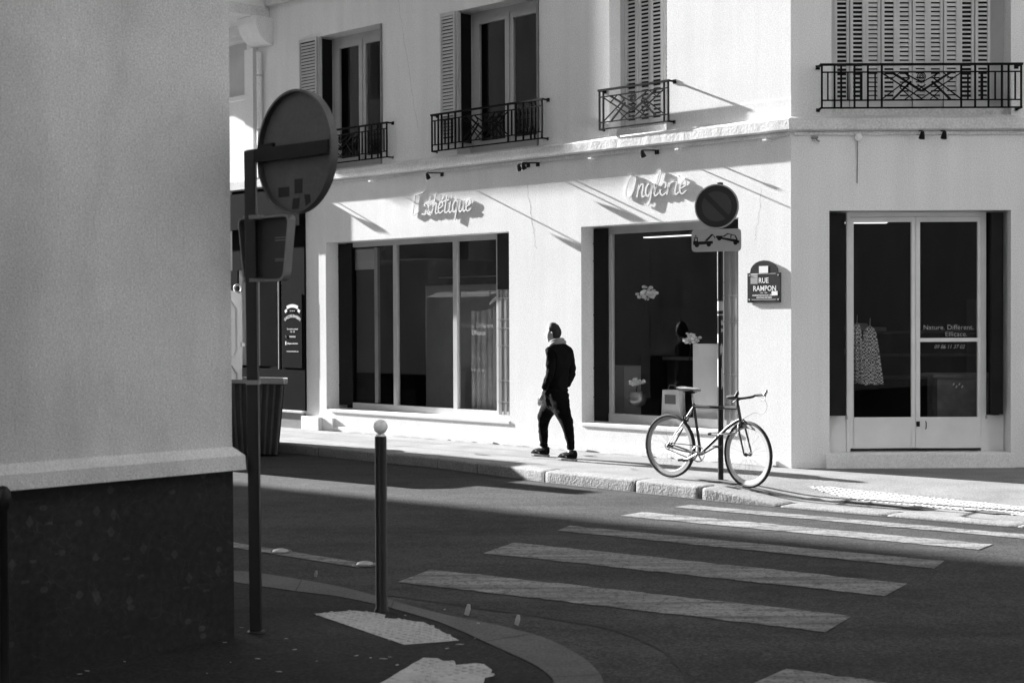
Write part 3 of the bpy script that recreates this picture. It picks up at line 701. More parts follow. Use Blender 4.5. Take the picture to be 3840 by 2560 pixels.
g = MB(); g.box(fB, .40, 2.62, -.42, .05, -.15, .168); g.build('doorstep', M_wall, bld, bevel=.01)
g = MB()
for a in (.70, 2.36): g = MB(); g.box(fB, a-.012, a+.012, q, q+.012, .56, .60); g.build('shutter_stop', M_alloy, door)

# ---- small fittings under the ledge (things of their own)
def spotlight(fr, u, q, z, name_lab, tilt=.5, wallarm=True):
    base = fr(u, 0, z); t = thing('spotlight', name_lab, 'spotlight', base, 'small spotlights under the ledge')
    a = MB(); a.tube([fr(u, 0, z+.02), fr(u, q, z)], .009, 8); a.box(fr, u-.03, u+.03, .0, .012, z-.03, z+.06); a.build('arm', M_black, t)
    h = MB(); c = fr(u, q, z-.02); dn = (fr(u, -.55, -1)-fr(u, 0, 0)).normalized()
    h.tube([c-dn*.02, c, c+dn*.04, c+dn*.07], [.014, .024, .032, .036], 12); h.build('lamp_head', M_black, t, smooth=True)
    r = MB(); r.tube([c+dn*.068, c+dn*.074], [.039, .039], 14); r.build('rim', M_alloy, t, smooth=True)
    return t
labs = [(fA, 9.22, .18, 3.885, 'black spotlight at the left end of the ledge, mostly hidden by the round sign'), (fA, 6.06, .30, 3.875, 'black spotlight above the first shop sign'), (fA, 4.30, .20, 3.875, 'black spotlight, the left one of the close pair between the two signs'),
        (fA, 4.12, .30, 3.875, 'black spotlight, the right one of the close pair between the two signs'), (fA, 2.02, .30, 3.875, 'black spotlight above the second shop sign'),
        (fB, 1.50, .16, 3.93, 'black spotlight over the door, left of two'), (fB, 1.755, .16, 3.93, 'black spotlight over the door, right of two')]
for fr, u, q, z, l in labs: spotlight(fr, u, q, z, l)
for u, l in ((7.55, 'small white cable bracket under the ledge left of the first sign'), (3.05, 'small white cable bracket under the ledge left of the second sign'), (1.60, 'small white cable bracket under the ledge above the no parking sign'), (.28, 'small white cable bracket under the ledge next to the corner')):
    t = thing('cable_bracket', l, 'bracket', fA(u, 0, 3.85), 'cable brackets under the ledge')
    g = MB(); g.box(fA, u-.01, u+.01, 0, .13, 3.86, 3.872); g.build('arm', M_white, t); g = MB(); g.box(fA, u-.035, u+.02, .13, .15, 3.855, 3.875); g.build('clip', M_white, t)
t = thing('junction_box', 'round white junction box under the ledge with a cable hanging from it', 'junction box', fB(.784, 0, 3.875))
g = MB(); g.tube([fB(.784, 0, 3.875), fB(.784, .05, 3.875), fB(.784, .058, 3.875)], [.043, .043, .03], 18); g.build('box_body', M_white, t, smooth=True)
g = MB(); g.tube([fB(.775, .02, 3.84), fB(.778, .012, 3.6), fB(.774, .012, 3.34)], .006, 6); g.build('cable', M_shutd, t)
t = thing('wall_clip', 'small rusty wall hook under the ledge by the building corner', 'wall hook', fB(.28, 0, 3.87))
g = MB(); g.box(fB, .24, .31, 0, .05, 3.865, 3.885); g.tube([fB(.29, .03, 3.87), fB(.30, .04, 3.84), fB(.33, .03, 3.83)], .008, 6); g.build('hook', M_shutd, t)

# ---- handwritten shop signs: raised letters standing off the wall
GL = {
 'E': (.88, [[(.30, 1.80), (.14, .9), (0, .05)], [(.22, 1.82), (.65, 1.86), (1.25, 2.0)], [(.14, .95), (.6, 1.1)], [(0, 0), (.35, .12), (.72, .36)]]),
 's': (.70, [[(.78, .82), (.62, 1.0), (.45, .85), (.58, .5), (.6, .15), (.4, 0), (.12, .1)]]),
 't': (.52, [[(.38, 1.5), (.12, .3), (.22, .02), (.48, .18)], [(-.02, 1.02), (.58, 1.12)]]),
 'h': (.66, [[(.48, 1.8), (.22, .9), (.0, 0)], [(.08, .45), (.4, .96), (.5, .8), (.4, .2), (.5, .02), (.68, .12)]]),
 'e': (.60, [[(.08, .42), (.45, .6), (.5, .86), (.33, 1), (.1, .7), (.05, .25), (.22, .02), (.55, .25)]]),
 'i': (.38, [[(.2, .95), (.05, .2), (.15, .02), (.36, .18)], [(.30, 1.28), (.33, 1.42)]]),
 'q': (.68, [[(.58, .85), (.36, 1), (.1, .7), (.05, .25), (.2, .02), (.45, .35), (.6, .95)], [(.63, 1.0), (.42, .1), (.25, -.72)]]),
 'u': (.70, [[(.15, .95), (.02, .25), (.15, .02), (.4, .3), (.58, .95)], [(.58, .95), (.45, .2), (.52, .02), (.7, .15)]]),
 'O': (.98, [[(.50, 1.80), (.2, 1.25), (.0, .5), (.08, .06), (.3, 0)], [(.30, 0), (.6, .5), (.82, 1.3), (.78, 1.7)]]),
 'n': (.62, [[(.12, .95), (-.05, 0)], [(.02, .45), (.3, .96), (.45, .85), (.36, .2), (.43, .02), (.6, .14)]]),
 'g': (.68, [[(.58, .85), (.36, 1), (.1, .7), (.05, .25), (.2, .05), (.45, .35), (.6, .95)], [(.63, 1.), (.38, -.3), (.18, -.68), (-.08, -.55)]]),
 'l': (.48, [[(.0, .2), (.35, 1.0), (.56, 1.7), (.45, 1.82), (.2, .9), (.06, .2), (.18, .02), (.42, .22)]]),
 'r': (.56, [[(.12, .95), (-.03, 0)], [(.02, .45), (.25, .9), (.52, .98)]]),
}
def script_sign(word, t0, zb, sx, sy, label):
    r = thing('shop_sign', label, 'shop sign', fA(t0, 0, zb)); x = 0
    for ch in word:
        base = 'e' if ch == 'é' else ch; adv, st = GL[base]; st = list(st)
        if ch == 'é': st.append([(.40, 1.22), (.68, 1.52)])
        g = MB()
        for s in st:
            pts = smooth_path([(p[0], p[1], 0) for p in s], 4); n = len(pts)
            hw = .0108
            V = []
            for i, p in enumerate(pts):
                a = pts[min(i+1, n-1)]-pts[max(i-1, 0)]; a = Vector((a.x*sx, a.y*sy)); a = a.normalized() if a.length else Vector((1, 0)); nx, ny = -a.y, a.x
                wv = hw*(.75+.35*sin(pi*i/(n-1)))
                X = (x+p.x)*sx; Y = p.y*sy
                for e in (-1, 1):
                    for q in (.010, .026): V.append(fA(t0-(X+e*nx*wv), q, zb+Y+e*ny*wv))
            F = []
            for i in range(n-1):
                k = i*4
                F += [(k, k+4, k+5, k+1), (k+2, k+3, k+7, k+6), (k, k+2, k+6, k+4), (k+1, k+5, k+7, k+3)]
            F += [(0, 1, 3, 2), (4*n-4, 4*n-2, 4*n-1, 4*n-3)]
            g.add(V, F)
        g.build('letter', M_letw, r, merge=False); x += adv
    return r
script_sign('Esthétique', 6.70, 3.306, .205, .168, 'white handwritten letters reading Esthétique raised on the sunlit wall')
script_sign('Onglerie', 2.53, 3.315, .205, .168, 'white handwritten letters reading Onglerie raised on the sunlit wall')

# ---- street name plaque
t = thing('street_name_plaque', 'enamel street name plaque with arched top reading RUE RAMPON on the wall by the corner', 'street sign', fA(.37, 0, 1.95))
pl = [(.61, 1.955), (.135, 1.955), (.135, 2.30), (.165, 2.305)]
arc = [(.3725-.2*cos(a), 2.305+.145*sin(a)) for a in [pi*(k)/10 for k in range(10, -1, -1)]]
out = [(.612, 1.95), (.612, 2.305), (.58, 2.305)]+[(.3725+.2*cos(pi*k/10), 2.315+.138*sin(pi*k/10)) for k in range(0, 11)]+[(.165, 2.305), (.134, 2.305), (.134, 1.95)]
g = MB(); g.slab([fA(a, .006, z) for a, z in out], fA(0, .014, 0)-fA(0, 0, 0)); g.build('plate', M_enamel, t)
g = MB()
for u in (.58, .165):
    for z in (1.985, 2.275): g = MB(); g.ball(fA(u, .021, z), .009, 8, 5); g.build('screw', M_alloy, t)
g = MB()
for a, b, c, d in ((.55, .20, 2.292, 2.296), (.55, .20, 1.985, 1.989)): g.quad(fA(a, .0215, c), fA(b, .0215, c), fA(b, .0215, d), fA(a, .0215, d))
g.text('RUE', .088, tA(.45, .0215, 2.185), ext=.0012, xs=.92); g.text('RAMPON', .088, tA(.53, .0215, 2.09), ext=.0012, xs=.92)
g.text('1809 - 1883', .022, tA(.43, .0215, 2.06)); g.text('ADMINISTRATEUR DE L’ÉCOLE', .024, tA(.54, .0215, 2.03), ext=.0006); g.text('CENTRALE DE PARIS', .024, tA(.48, .0215, 2.003), ext=.0006)
g.build('lettering', M_white, t, merge=False)
g = MB(); g.box(fA, .44, .31, .021, .0235, 2.302, 2.385); g.build('sticker', M_white, t); g = MB(); g.box(fA, .26, .175, .021, .0235, 2.035, 2.085); g.build('sticker', M_white, t)
g = MB(); g.box(fA, .565, .462, .0205, .0213, 2.175, 2.30); g.build('sticker', M_grey, t)

# hairline crack running down between the two shop windows, with a small repair
g = MB(); rr = random.Random(31)
for (p0, p1, w_) in (((4.34, 3.60), (4.16, 2.72), .007), ((.40, 3.3), (.52, 2.7), .004), ((3.9, 1.3), (3.75, .5), .003), ((7.1, 6.9), (6.6, 4.6), .004)):
    P = [(p0[0]+(p1[0]-p0[0])*k/16+rr.uniform(-.018, .018), p0[1]+(p1[1]-p0[1])*k/16) for k in range(17)]
    for a, b in zip(P, P[1:]): g.quad(fA(a[0], .0015, a[1]), fA(b[0], .0015, b[1]), fA(b[0]-w_*rr.uniform(.3, 1), .0015, b[1]), fA(a[0]-w_*rr.uniform(.3, 1), .0015, a[1]))
g.build('wall_crack', M_dirt, bld)
# ---- things inside the shops
def cluster(name, c, r, label, n=46, seed=1, parent_mat=M_flower, group=None):
    t = thing(name, label, 'flowers', c, group); rr = random.Random(seed); g = MB(); c = Vector(c)
    for i in range(n):
        d = Vector((rr.gauss(0, 1), rr.gauss(0, 1), rr.gauss(0, .7))).normalized()*r*rr.uniform(.3, 1)
        g.ball(c+Vector((d.x, d.y, d.z*.65)), r*rr.uniform(.13, .24), 6, 4, .7)
    g.build('bloom', parent_mat, t, smooth=True)
    s = MB(); s.tube([c-Vector((0, 0, r*.4)), c-Vector((.02, -.02, .28))], .006, 5); s.build('stem', M_intd, t)
    return t
cluster('paper_flower', fA(2.55, -.42, 2.08), .16, 'large white paper flower hanging behind the second shop window, beside its centre', seed=1, group='white paper flowers behind the second shop window')
cluster('paper_flower', fA(1.80, -.40, 1.51), .13, 'smaller white paper flower above the pale cabinet in the second shop window', seed=2, group='white paper flowers behind the second shop window')
cl = cluster('flower_arrangement', fA(2.72, -.42, .93), .12, 'flowers in a glass bowl on the sill of the second shop window', seed=3)
g = MB(); g.lathe(fA(2.72, -.42, .60), [(.04, 0), (.10, .03), (.125, .10), (.10, .18), (.07, .2)], 18); g.build('bowl', M_alloy, cl, smooth=True)
t = thing('cabinet', 'pale upright cabinet behind the right end of the second shop window', 'cabinet', fA(1.6, -.7, .5))
g = MB(); g.box(fA, 1.16, 1.74, -.62, -.36, .30, 1.44); g.build('carcass', M_pale, t, bevel=.004); g = MB(); g.box(fA, 1.17, 1.26, -.357, -.35, .32, 1.42); g.build('door_edge', M_white, t)
t = thing('carrier_bag', 'pale paper carrier bag standing at the foot of the second shop window', 'bag', fA(2.13, -.55, .5))
g = MB(); g.add([fA(u, q_, z) for z, k in ((.46, .0), (.84, .02)) for u, q_ in ((2.26-k, -.36), (1.95+k, -.36), (1.95+k, -.48), (2.26-k, -.48))], [(0, 1, 5, 4), (1, 2, 6, 5), (2, 3, 7, 6), (3, 0, 4, 7), (0, 1, 2, 3)]); g.build('bag_body', M_pale, t)
g = MB(); g.box(fA, 2.20, 2.02, -.359, -.356, .66, .78); g.build('print', M_shutd, t)
g = MB(); g.tube([fA(2.2, -.42, .82), fA(2.17, -.42, .90), fA(2.07, -.42, .90), fA(2.04, -.42, .82)], .004, 5); g.build('handle', M_grey, t)
t = thing('side_cupboard', 'grey cupboard with a floor brush leaning on it, left in the second shop window', 'cupboard', fA(3.3, -.7, .4))
g = MB(); g.box(fA, 3.10, 3.9, -.95, -.6, .05, 1.12); g.build('carcass', M_grey, t); 
t = thing('brush', 'dark long-handled brush leaning left in the second shop window', 'brush', fA(3.2, -.5, .5))
g = MB(); g.tube([fA(3.30, -.45, .98), fA(3.12, -.45, .48)], .010, 6); g.build('handle', M_black, t); g = MB(); g.box(fA, 3.26, 3.36, -.48, -.42, .94, 1.02); g.build('head', M_black, t)
t = thing('desk', 'dark reception desk deep inside the second shop window', 'desk', fA(2.4, -2.4, .05))
g = MB(); g.box(fA, 1.9, 3.9, -2.6, -2.5, .05, 1.15); g.build('front_panel', M_int, t); g = MB(); g.box(fA, 1.85, 3.95, -2.9, -2.45, 1.151, 1.19); g.build('desktop', M_grey, t)
t = thing('chair', 'dark round-backed chair beside the pale cabinet', 'chair', fA(2.0, -1.3, .05))
g = MB(); cc = fA(1.95, -1.4, .98)
ux = fA(1, 0, 0)-fA(0, 0, 0); g.slab([cc+ux*.2*cos(k*pi/8)+Vector((0, 0, .22*sin(k*pi/8)-.05)) for k in range(0, 9)]+[cc-ux*.2-Vector((0, 0, .3)), cc+ux*.2-Vector((0, 0, .3))], fA(0, -.04, 0)-fA(0, 0, 0)); g.build('backrest', M_int, t)
g = MB(); g.box(fA, 1.75, 2.15, -1.4, -1.0, .5, .55); g.build('seat', M_int, t)
for a, b in ((1.78, -1.05), (2.12, -1.05), (1.78, -1.37), (2.12, -1.37)): g = MB(); g.tube([fA(a, b, .05), fA(a, b, .5)], .012, 6); g.build('leg', M_alloy, t)
for i, (u0_, u1_, z_, q_, fr, l) in enumerate(((2.25, 3.05, 2.86, -.95, fA, 'lit ceiling strip light nearest the left of the second shop window'), (.9, 2.2, 2.93, -1.25, fA, 'lit ceiling strip light behind the no parking sign'), (.80, 1.36, 2.93, -.9, fB, 'lit ceiling strip light inside the glazed door'))):
    t = thing('strip_light', l, 'ceiling light', fr(u0_, q_, z_)); g = MB(); g.box(fr, u0_, u1_, q_-.10, q_, z_, z_+.012); g.build('diffuser', M_tube, t); g = MB(); g.box(fr, u0_-.01, u1_+.01, q_-.12, q_+.02, z_+.013, z_+.05); g.build('housing', M_int, t)
# net curtain and lamp in shop window 1
t = thing('net_curtain', 'pale net curtain drawn across the right of the first shop window', 'curtain', fA(5.4, -.5, .4))
g = MB(); P = [(5.90-.02*i, -.42+.02*sin(i*1.1)+.008*sin(i*2.7)) for i in range(44)]
for (a, b), (c, d) in zip(P, P[1:]): g.quad(fA(a, b, .40), fA(c, d, .40), fA(c, d, 2.0+.12*sin(c*3)), fA(a, b, 2.0+.12*sin(a*3)))
g.build('curtain_cloth', M_curt, t, smooth=True); g = MB(); g.tube([fA(6.0, -.42, 2.14), fA(4.8, -.42, 2.14)], .008, 6); g.build('curtain_rail', M_alloy, t)
t = thing('desk_lamp', 'white arched lamp head at the right edge of the first shop window', 'lamp', fA(5.25, -.4, 2.0))
g = MB(); g.tube([fA(5.45-.36*k/8, -.36, 1.98+.10*sin(pi*k/10)) for k in range(9)], [.012, .018, .022, .025, .026, .028, .03, .034, .03], 8); g.tube([fA(5.16, -.36, 2.0), fA(5.1, -.37, 2.15)], .03, 8); g.build('lamp_arm', M_white, t, smooth=True)
g = MB(); g.ball(fA(5.16, -.36, 1.86), .06, 12, 8); g.build('lamp_shade', M_grey, t, smooth=True)
t = thing('roller_blind', 'grey partition panel behind the middle panes of the first shop window', 'screen', fA(6.6, -1.2, .4))
g = MB(); g.box(fA, 4.9, 7.9, -1.32, -1.30, .3, 2.30); g.build('cloth', M_shutd, t); g = MB(); g.tube([fA(4.9, -1.31, 2.42), fA(7.6, -1.31, 2.42)], .008, 6); g.build('rail', M_alloy, t)
# clothes on a rack inside the door
def shirt(u, q, zt, zb, w0, w1, label, seed):
    t = thing('hanging_shirt', label, 'shirt', fB(u, q, zb), 'checked shirts hanging inside the door'); rr = random.Random(seed)
    g = MB(); n = 14
    for s in (0, 1):
        pass
    vs = []; 
    for i in range(n+1):
        f = i/n; z = zt+(zb-zt)*f; wd = w0+(w1-w0)*f**.8
        for j in range(9): x = (j/8-.5)*wd; vs.append(fB(u+x+.10*f*(w1-w0), q+.018*sin(j*2.2+seed)*(.3+f), z-.06*abs(j-4)/4*(1-f)+.01*sin(j*2)*f))
    g.add(vs, [(i*9+j, i*9+j+1, (i+1)*9+j+1, (i+1)*9+j) for i in range(n) for j in range(8)])
    b = g.build('shirt_body', M_check, t, smooth=True)
    h = MB(); h.tube([fB(u-w0*.4, q, zt-.04), fB(u, q, zt+.01), fB(u+w0*.4, q, zt-.04)], .006, 6); h.tube([fB(u, q, zt), fB(u+.005, q, zt+.1)], .004, 6); h.build('hanger', M_alloy, t)
shirt(.87, -.42, 1.70, .98, .10, .18, 'dark checked shirt hanging nearest the left door edge', 1); shirt(1.03, -.44, 1.66, .96, .14, .30, 'paler checked shirt with long tails, right of the dark checked one', 4)
t = thing('shelf_unit', 'dark shelves of folded goods seen through the glazed door', 'shelves', fB(1.5, -2.4, .05))
for z in (.95, 1.25, 1.55): g = MB(); g.box(fB, .6, 2.85, -2.6, -2.2, z, z+.03); g.build('shelf', M_int, t)
g = MB(); g.box(fB, .55, .6, -2.6, -2.2, .05, 2.0); g.box(fB, 2.85, 2.88, -2.6, -2.2, .05, 2.0); g.build('side_panel', M_int, t)
for k, (u, z) in enumerate(((1.1, 1.58), (1.35, 1.58), (1.6, 1.58), (1.2, 1.28), (1.45, 1.28))):
    t = thing('cloth_pile', ['folded cloth pile at the left of the top shelf', 'folded cloth pile in the middle of the top shelf', 'folded cloth pile at the right of the top shelf', 'folded cloth pile at the left of the middle shelf', 'folded cloth pile at the right of the middle shelf'][k], 'cloth pile', fB(u, -2.3, z), 'folded cloth piles on the shelves')
    g = MB(); g.box(fB, u-.09, u+.09, -2.5, -2.25, z+.001, z+.08+.03*sin(k*2)); g.build('folded_cloth', M_grey if k % 2 else M_cloud, t, bevel=.02)
t = thing('display_table', 'low table under a cloth with small bottles, right side of the glazed door', 'table', fB(2.2, -.9, .05))
g = MB(); g.box(fB, 1.93, 2.6, -1.2, -.75, .05, 1.02); g.build('tablecloth', M_cloud, t, bevel=.01); g = MB(); g.box(fB, 1.86, 2.7, -1.25, -.7, 1.021, 1.07); g.build('table_top', M_cloud, t, bevel=.02)
for k in range(4):
    c = fB(2.10+.035*k, -.69+.0*k, .93-.03*(k % 2)); t2 = thing('price_tag', 'small bright tags on the cloth of the low table', 'tag', c, 'bright tags on the cloth')
    g = MB(); g.slab([c+Vector((x, 0, z)) for x, z in ((0, 0), (.02, .01), (.025, .035), (.008, .03))], (0, -.004, 0)); g.build('tag_card', M_white, t2)

# ================================================================== NEIGHBOUR (up the street)
nb = thing('neighbour_building', 'neighbouring house with black barber shopfront and projecting upper bay, behind the near post', 'building', fA(TA, 0, 0))
g = MB(); wall(g, fA, TA+.002, 18.5, -.2, 4.0, [(10.1, 11.2, .55, 3.1), (12, 14, .4, 3.1)]); wall(g, fA, TU+.002, 18.5, 4.0, 15.4, [(10.93, 12.2, 5.55, 6.45), (14, 15.2, 4.3, 6.4)]); g.build('wall', M_wall, nb)
g = MB(); g.box(fA, 10.93, 12.2, -.10, -.06, 5.55, 6.45); g.build('blind_panel', M_frame, nb)
g = MB(); g.box(fA, 10.86, 12.3, .002, .06, 5.47, 5.545); g.box(fA, 10.88, 12.3, .002, .03, 6.455, 6.50); g.build('window_sill', M_wall, nb)
g = MB(); g.box(fA, TU, 18.5, .002, .11, ZL0, ZL1); g.build('ledge', M_ledge, nb)
g = MB(); g.box(fA, TA+.004, 9.95, .002, .035, .29, 3.94); g.box(fA, 9.95, 11.35, .002, .035, 2.6, 3.94); g.box(fA, 11.2, 11.5, .002, .035, .29, 2.6); g.box(fA, 11.5, 12.0, .002, .035, .29, 3.94); g.box(fA, 14.0, 18.5, .002, .035, .29, 3.94); g.box(fA, 9.95, 11.2, .002, .034, .29, .95); g.build('shopfront', M_shop, nb)
g = MB(); g.box(fA, TA+.01, 18.5, .037, .125, 3.28, 3.88); g.build('fascia', M_shop, nb)
g = MB(); g.box(fA, TA+.03, 18.4, .002, .08, .255, .288); g.build('shopfront_sill', M_ledge, nb); g = MB(); g.box(fA, TA+.03, 18.4, .002, .05, -.05, .254); g.build('shopfront_plinth', M_shutd, nb)
g = MB(); g.box(fA, 9.95, 11.2, -.10, -.05, .95, .99); g.box(fA, 10.0, 10.04, -.1, .036, .95, 2.6); g.build('shop_window', M_shop, nb)
g = MB(); g.quad(fA(9.95, -.06, .95), fA(11.2, -.06, .95), fA(11.2, -.06, 2.6), fA(9.95, -.06, 2.6)); g.build('pane', M_glass, nb)
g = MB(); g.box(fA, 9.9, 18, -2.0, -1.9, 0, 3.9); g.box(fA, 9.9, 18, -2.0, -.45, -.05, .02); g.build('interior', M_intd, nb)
# projecting bay on a corbelled slab
OQ = .78; OT0, OT1 = 10.30, 15.0
g = MB(); wall(g, lambda u, q, z: fA(u, q+OQ, z), OT0, OT1, 6.92, 15.0, [(11.4, 12.8, 7.6, 9.6)], .3)
g.box(fA, OT0, OT0+.25, .002, OQ-.3, 6.92, 15.0); g.box(fA, OT1-.25, OT1, .002, OQ-.3, 6.92, 15.0); g.build('bay', M_wall, nb)
g = MB(); g.box(fA, OT0-.02, OT1, .002, OQ+.04, 6.74, 6.915); g.build('bay_slab', M_ledge, nb)
g = MB(); g.slab([fA(10.18, .002, 6.29)]+[fA(10.18, .36*sin(k*pi/12), 6.735-.445*cos(k*pi/12)) for k in range(0, 7)]+[fA(10.18, .002, 6.735)], fA(.5, 0, 0)-fA(0, 0, 0)); g.build('corbel', M_wall, nb)
g = MB(); g.box(fA, 10.62, 10.86, .002, .10, 4.12, 6.28); g.build('pilaster', M_wall, nb)
dp = thing('drainpipe', 'pale drainpipe running down the joint between the two houses', 'drainpipe', fA(10.5, .1, 4.1))
g = MB(); g.tube([fA(10.48, .07, 4.12), fA(10.48, .07, 6.2)], .045, 12); g.build('pipe', M_wall, dp, smooth=True)
for z in (4.9, 5.8): g = MB(); g.tube([fA(10.48, .07, z), fA(10.48, .07, z+.03)], .053, 12); g.build('pipe_bracket', M_frame, dp)
g = MB(); g.add([fA(TU, -.03, 15.45), fA(18.5, -.03, 15.45), fA(18.5, -9, 15.45), fA(TU, -9, 15.45)], [(0, 1, 2, 3)]); g.build('roof', M_grey, nb)
for i, (a0, a1, h) in enumerate(((18.52, 31, 19), (31.02, 45, 21), (45.02, 62, 18))):
    t = thing('terrace_house', ['terrace house beyond the barber shop, nearest', 'terrace house beyond the barber shop, middle', 'terrace house beyond the barber shop, farthest'][i], 'building', fA(a0, 0, 0), 'terrace houses beyond the barber shop')
    hs = [(a0+1.5+3.2*k, a0+2.7+3.2*k, 4.4+3.1*l, 6.4+3.1*l) for k in range(3) for l in range(4)]
    g = MB(); wall(g, fA, a0, a1, -.1, h, hs, .35); g.box(fA, a0, a1, -10, -.6, -.1, h-.01); g.build('wall', M_wall, t)
    for x0, x1, y0, y1 in hs: g = MB(); g.box(fA, x0, x1, -.3, -.26, y0, y1); g.build('window', M_shutd, t)

# barber board with its lettering
bs = thing('barber_sign', 'black barber shop board with a white ribbon emblem and white lettering', 'shop sign', fA(9.7, .04, .9))
zc = lambda y: None
g = MB(); g.box(fA, 9.40, 9.92, .036, .044, .98, 2.18); g.build('board', M_shop, bs)
def arcband(g, tc, zc, r, a0, a1, h, q, n=14):
    for k in range(n):
        a, b = a0+(a1-a0)*k/n, a0+(a1-a0)*(k+1)/n
        g.quad(*[fA(tc-rr_*sin(x), q, zc+rr_*cos(x)) for rr_, x in ((r, a), (r, b), (r+h, b), (r+h, a))])
TC = 9.645
g = MB(); arcband(g, TC, 1.62, .34, -.42, .42, .055, .0475); arcband(g, TC, 1.595, .33, -.60, -.42, .05, .0475, 4); arcband(g, TC, 1.595, .33, .42, .60, .05, .0475, 4)
for k in (-1, 0, 1): g.ball(fA(TC+.05*k, .0455, 1.905), .010, 6, 4)
g.build('ribbon_emblem', M_white, bs, merge=False)
def arctext(g, txt, size, tc, zc, r, q):
    cu = bpy.data.curves.new('t', 'FONT'); cu.body = txt; cu.size = size; cu.align_x = 'CENTER'; o = bpy.data.objects.new('t', cu); cu.offset = .0012; me = o.to_mesh()
    vs = []
    for v in me.vertices:
        a = v.co.x*.68/r; R_ = r+v.co.y; vs.append(fA(tc-R_*sin(a), q, zc+R_*cos(a)))
    g.add(vs, [tuple(p.vertices) for p in me.polygons]); o.to_mesh_clear(); bpy.data.objects.remove(o); bpy.data.curves.remove(cu)
g = MB(); arctext(g, 'GARÇONS BARBIERS', .068, TC, 1.44, .36, .0475)
for s, sz, z, x in (('Du mardi au samedi', .036, 1.60, .0), ('10h - 19h', .034, 1.555, 0), ('0958505062', .034, 1.475, 0), ('@legarconsbarbiers', .036, 1.365, 0), ('www.garconsbarbiers.com', .030, 1.24, 0)):
    g.text(s, sz, tA(TC, .0475, z), 'CENTER', ext=.0008)
g.build('lettering', M_white, bs, merge=False)
g = MB(); g.tube([fA(TC+.185, .048, 1.51), fA(TC+.18, .048, 1.485), fA(TC+.165, .048, 1.475)], .006, 5); g.box(fA, TC+.165, TC+.195, .046, .049, 1.35, 1.41); g.build('icon', M_white, bs)

# ================================================================== NEAR BUILDING
fb = thing('near_building', 'near building with blank pale render above a dark stone base', 'building', fS(-7.08, 4.85, 0))
AF, NF = -7.08, 4.845
g = MB(); g.box(fS, -21, AF, -14, NF, 1.045, 22); g.build('wall', M_near, fb)
g = MB(); g.box(fS, -21, AF+.003, -14, NF+.003, -.1, .95); g.build('stone_base', M_plinth, fb)
g = MB()
prof = [(0.0, 1.075), (.015, 1.062), (.052, 1.025), (.056, .945), (0.0, .94)]
pts = [[fS(AF+q, -14, z) for q, z in prof], [fS(AF+q, NF+q, z) for q, z in prof], [fS(-21, NF+q, z) for q, z in prof]]
g.add([p for r in pts for p in r], [(i*5+j, (i+1)*5+j, (i+1)*5+j+1, i*5+j+1) for i in range(2) for j in range(4)])
g.build('base_moulding', M_near, fb)
t = thing('pipe_cap', 'dark rounded pipe end standing against the near building at the left edge', 'pipe', fS(-7.0, 3.42, 0))
c = fS(-6.98, 3.43, 0); g = MB(); g.lathe(c, [(.022, .0), (.022, .86), (.035, .875), (.04, .92), (.036, .955), (.02, .975), (.001, .98)], 16); g.build('pipe', M_pole, t, smooth=True)
# the row of houses behind it up the street (throws the long shadow on the road)
for i, (a0, a1, h) in enumerate(((-32, -21.02, 21), (-44, -32.02, 23), (-64.3, -44.02, 28))):
    t = thing('terrace_house', ['plain terrace house next up the street behind the near building', 'plain terrace house in the middle of the row behind the near building', 'plain terrace house at the far end of the row behind the near building'][i], 'building', fS(a1, NF, 0), 'terrace houses behind the near building')
    g = MB(); fN = lambda u, q, z: fS(u, NF+q, z)
    hs = [(a0+1.5+3.2*k, a0+2.7+3.2*k, 4.4+3.1*l, 6.4+3.1*l) for k in range(3) for l in range(5)]
    wall(g, fN, a0, a1, -.1, h, hs, .35); g.box(fS, a0, a1, -12, NF-.6, -.1, h-.01); g.build('wall', M_near, t)
    g = MB()
    for x0, x1, y0, y1 in hs: g.box(fN, x0, x1, -.3, -.26, y0, y1)
    g.build('window', M_shutd, t)
# houses across the side street, behind and right of the camera (seen only in reflections)
for i, (a0, a1, n0, n1, h, l) in enumerate(((3.2, 16, -22, 4.8, 22, 'plain apartment house across the side street, behind the camera'), (3.2, 16, 15.0, 40, 22, 'plain apartment house across the side street, right of the picture'), (-16, 3.1, -36, -24, 22, 'plain apartment house closing the side street behind the camera'))):
    t = thing('apartment_house', l, 'building', fS(a0, n0, 0), 'houses outside the picture')
    fW = (lambda a0_: (lambda u, q, z: fS(a0_-q, u, z)))(a0) if i < 2 else (lambda u, q, z: fS(u, -24+q, z))
    lo, hi = (n0, n1) if i < 2 else (a0, a1)
    hs = [(lo+1.4+3.0*k, lo+2.6+3.0*k, 1+3.2*l_, 3.1+3.2*l_) for k in range(int((hi-lo-3)/3)) for l_ in range(4)]
    g = MB(); wall(g, fW, lo, hi, -.1, h, hs, .35); g.box(fS, a0+(.6 if i < 2 else 0), a1, n0, n1-(.6 if i == 2 else 0), -.1, h-.01); g.build('wall', M_near, t)
    g = MB()
    for x0, x1, y0, y1 in hs: g.box(fW, x0, x1, -.3, -.26, y0, y1)
    g.build('window', M_shutd, t)

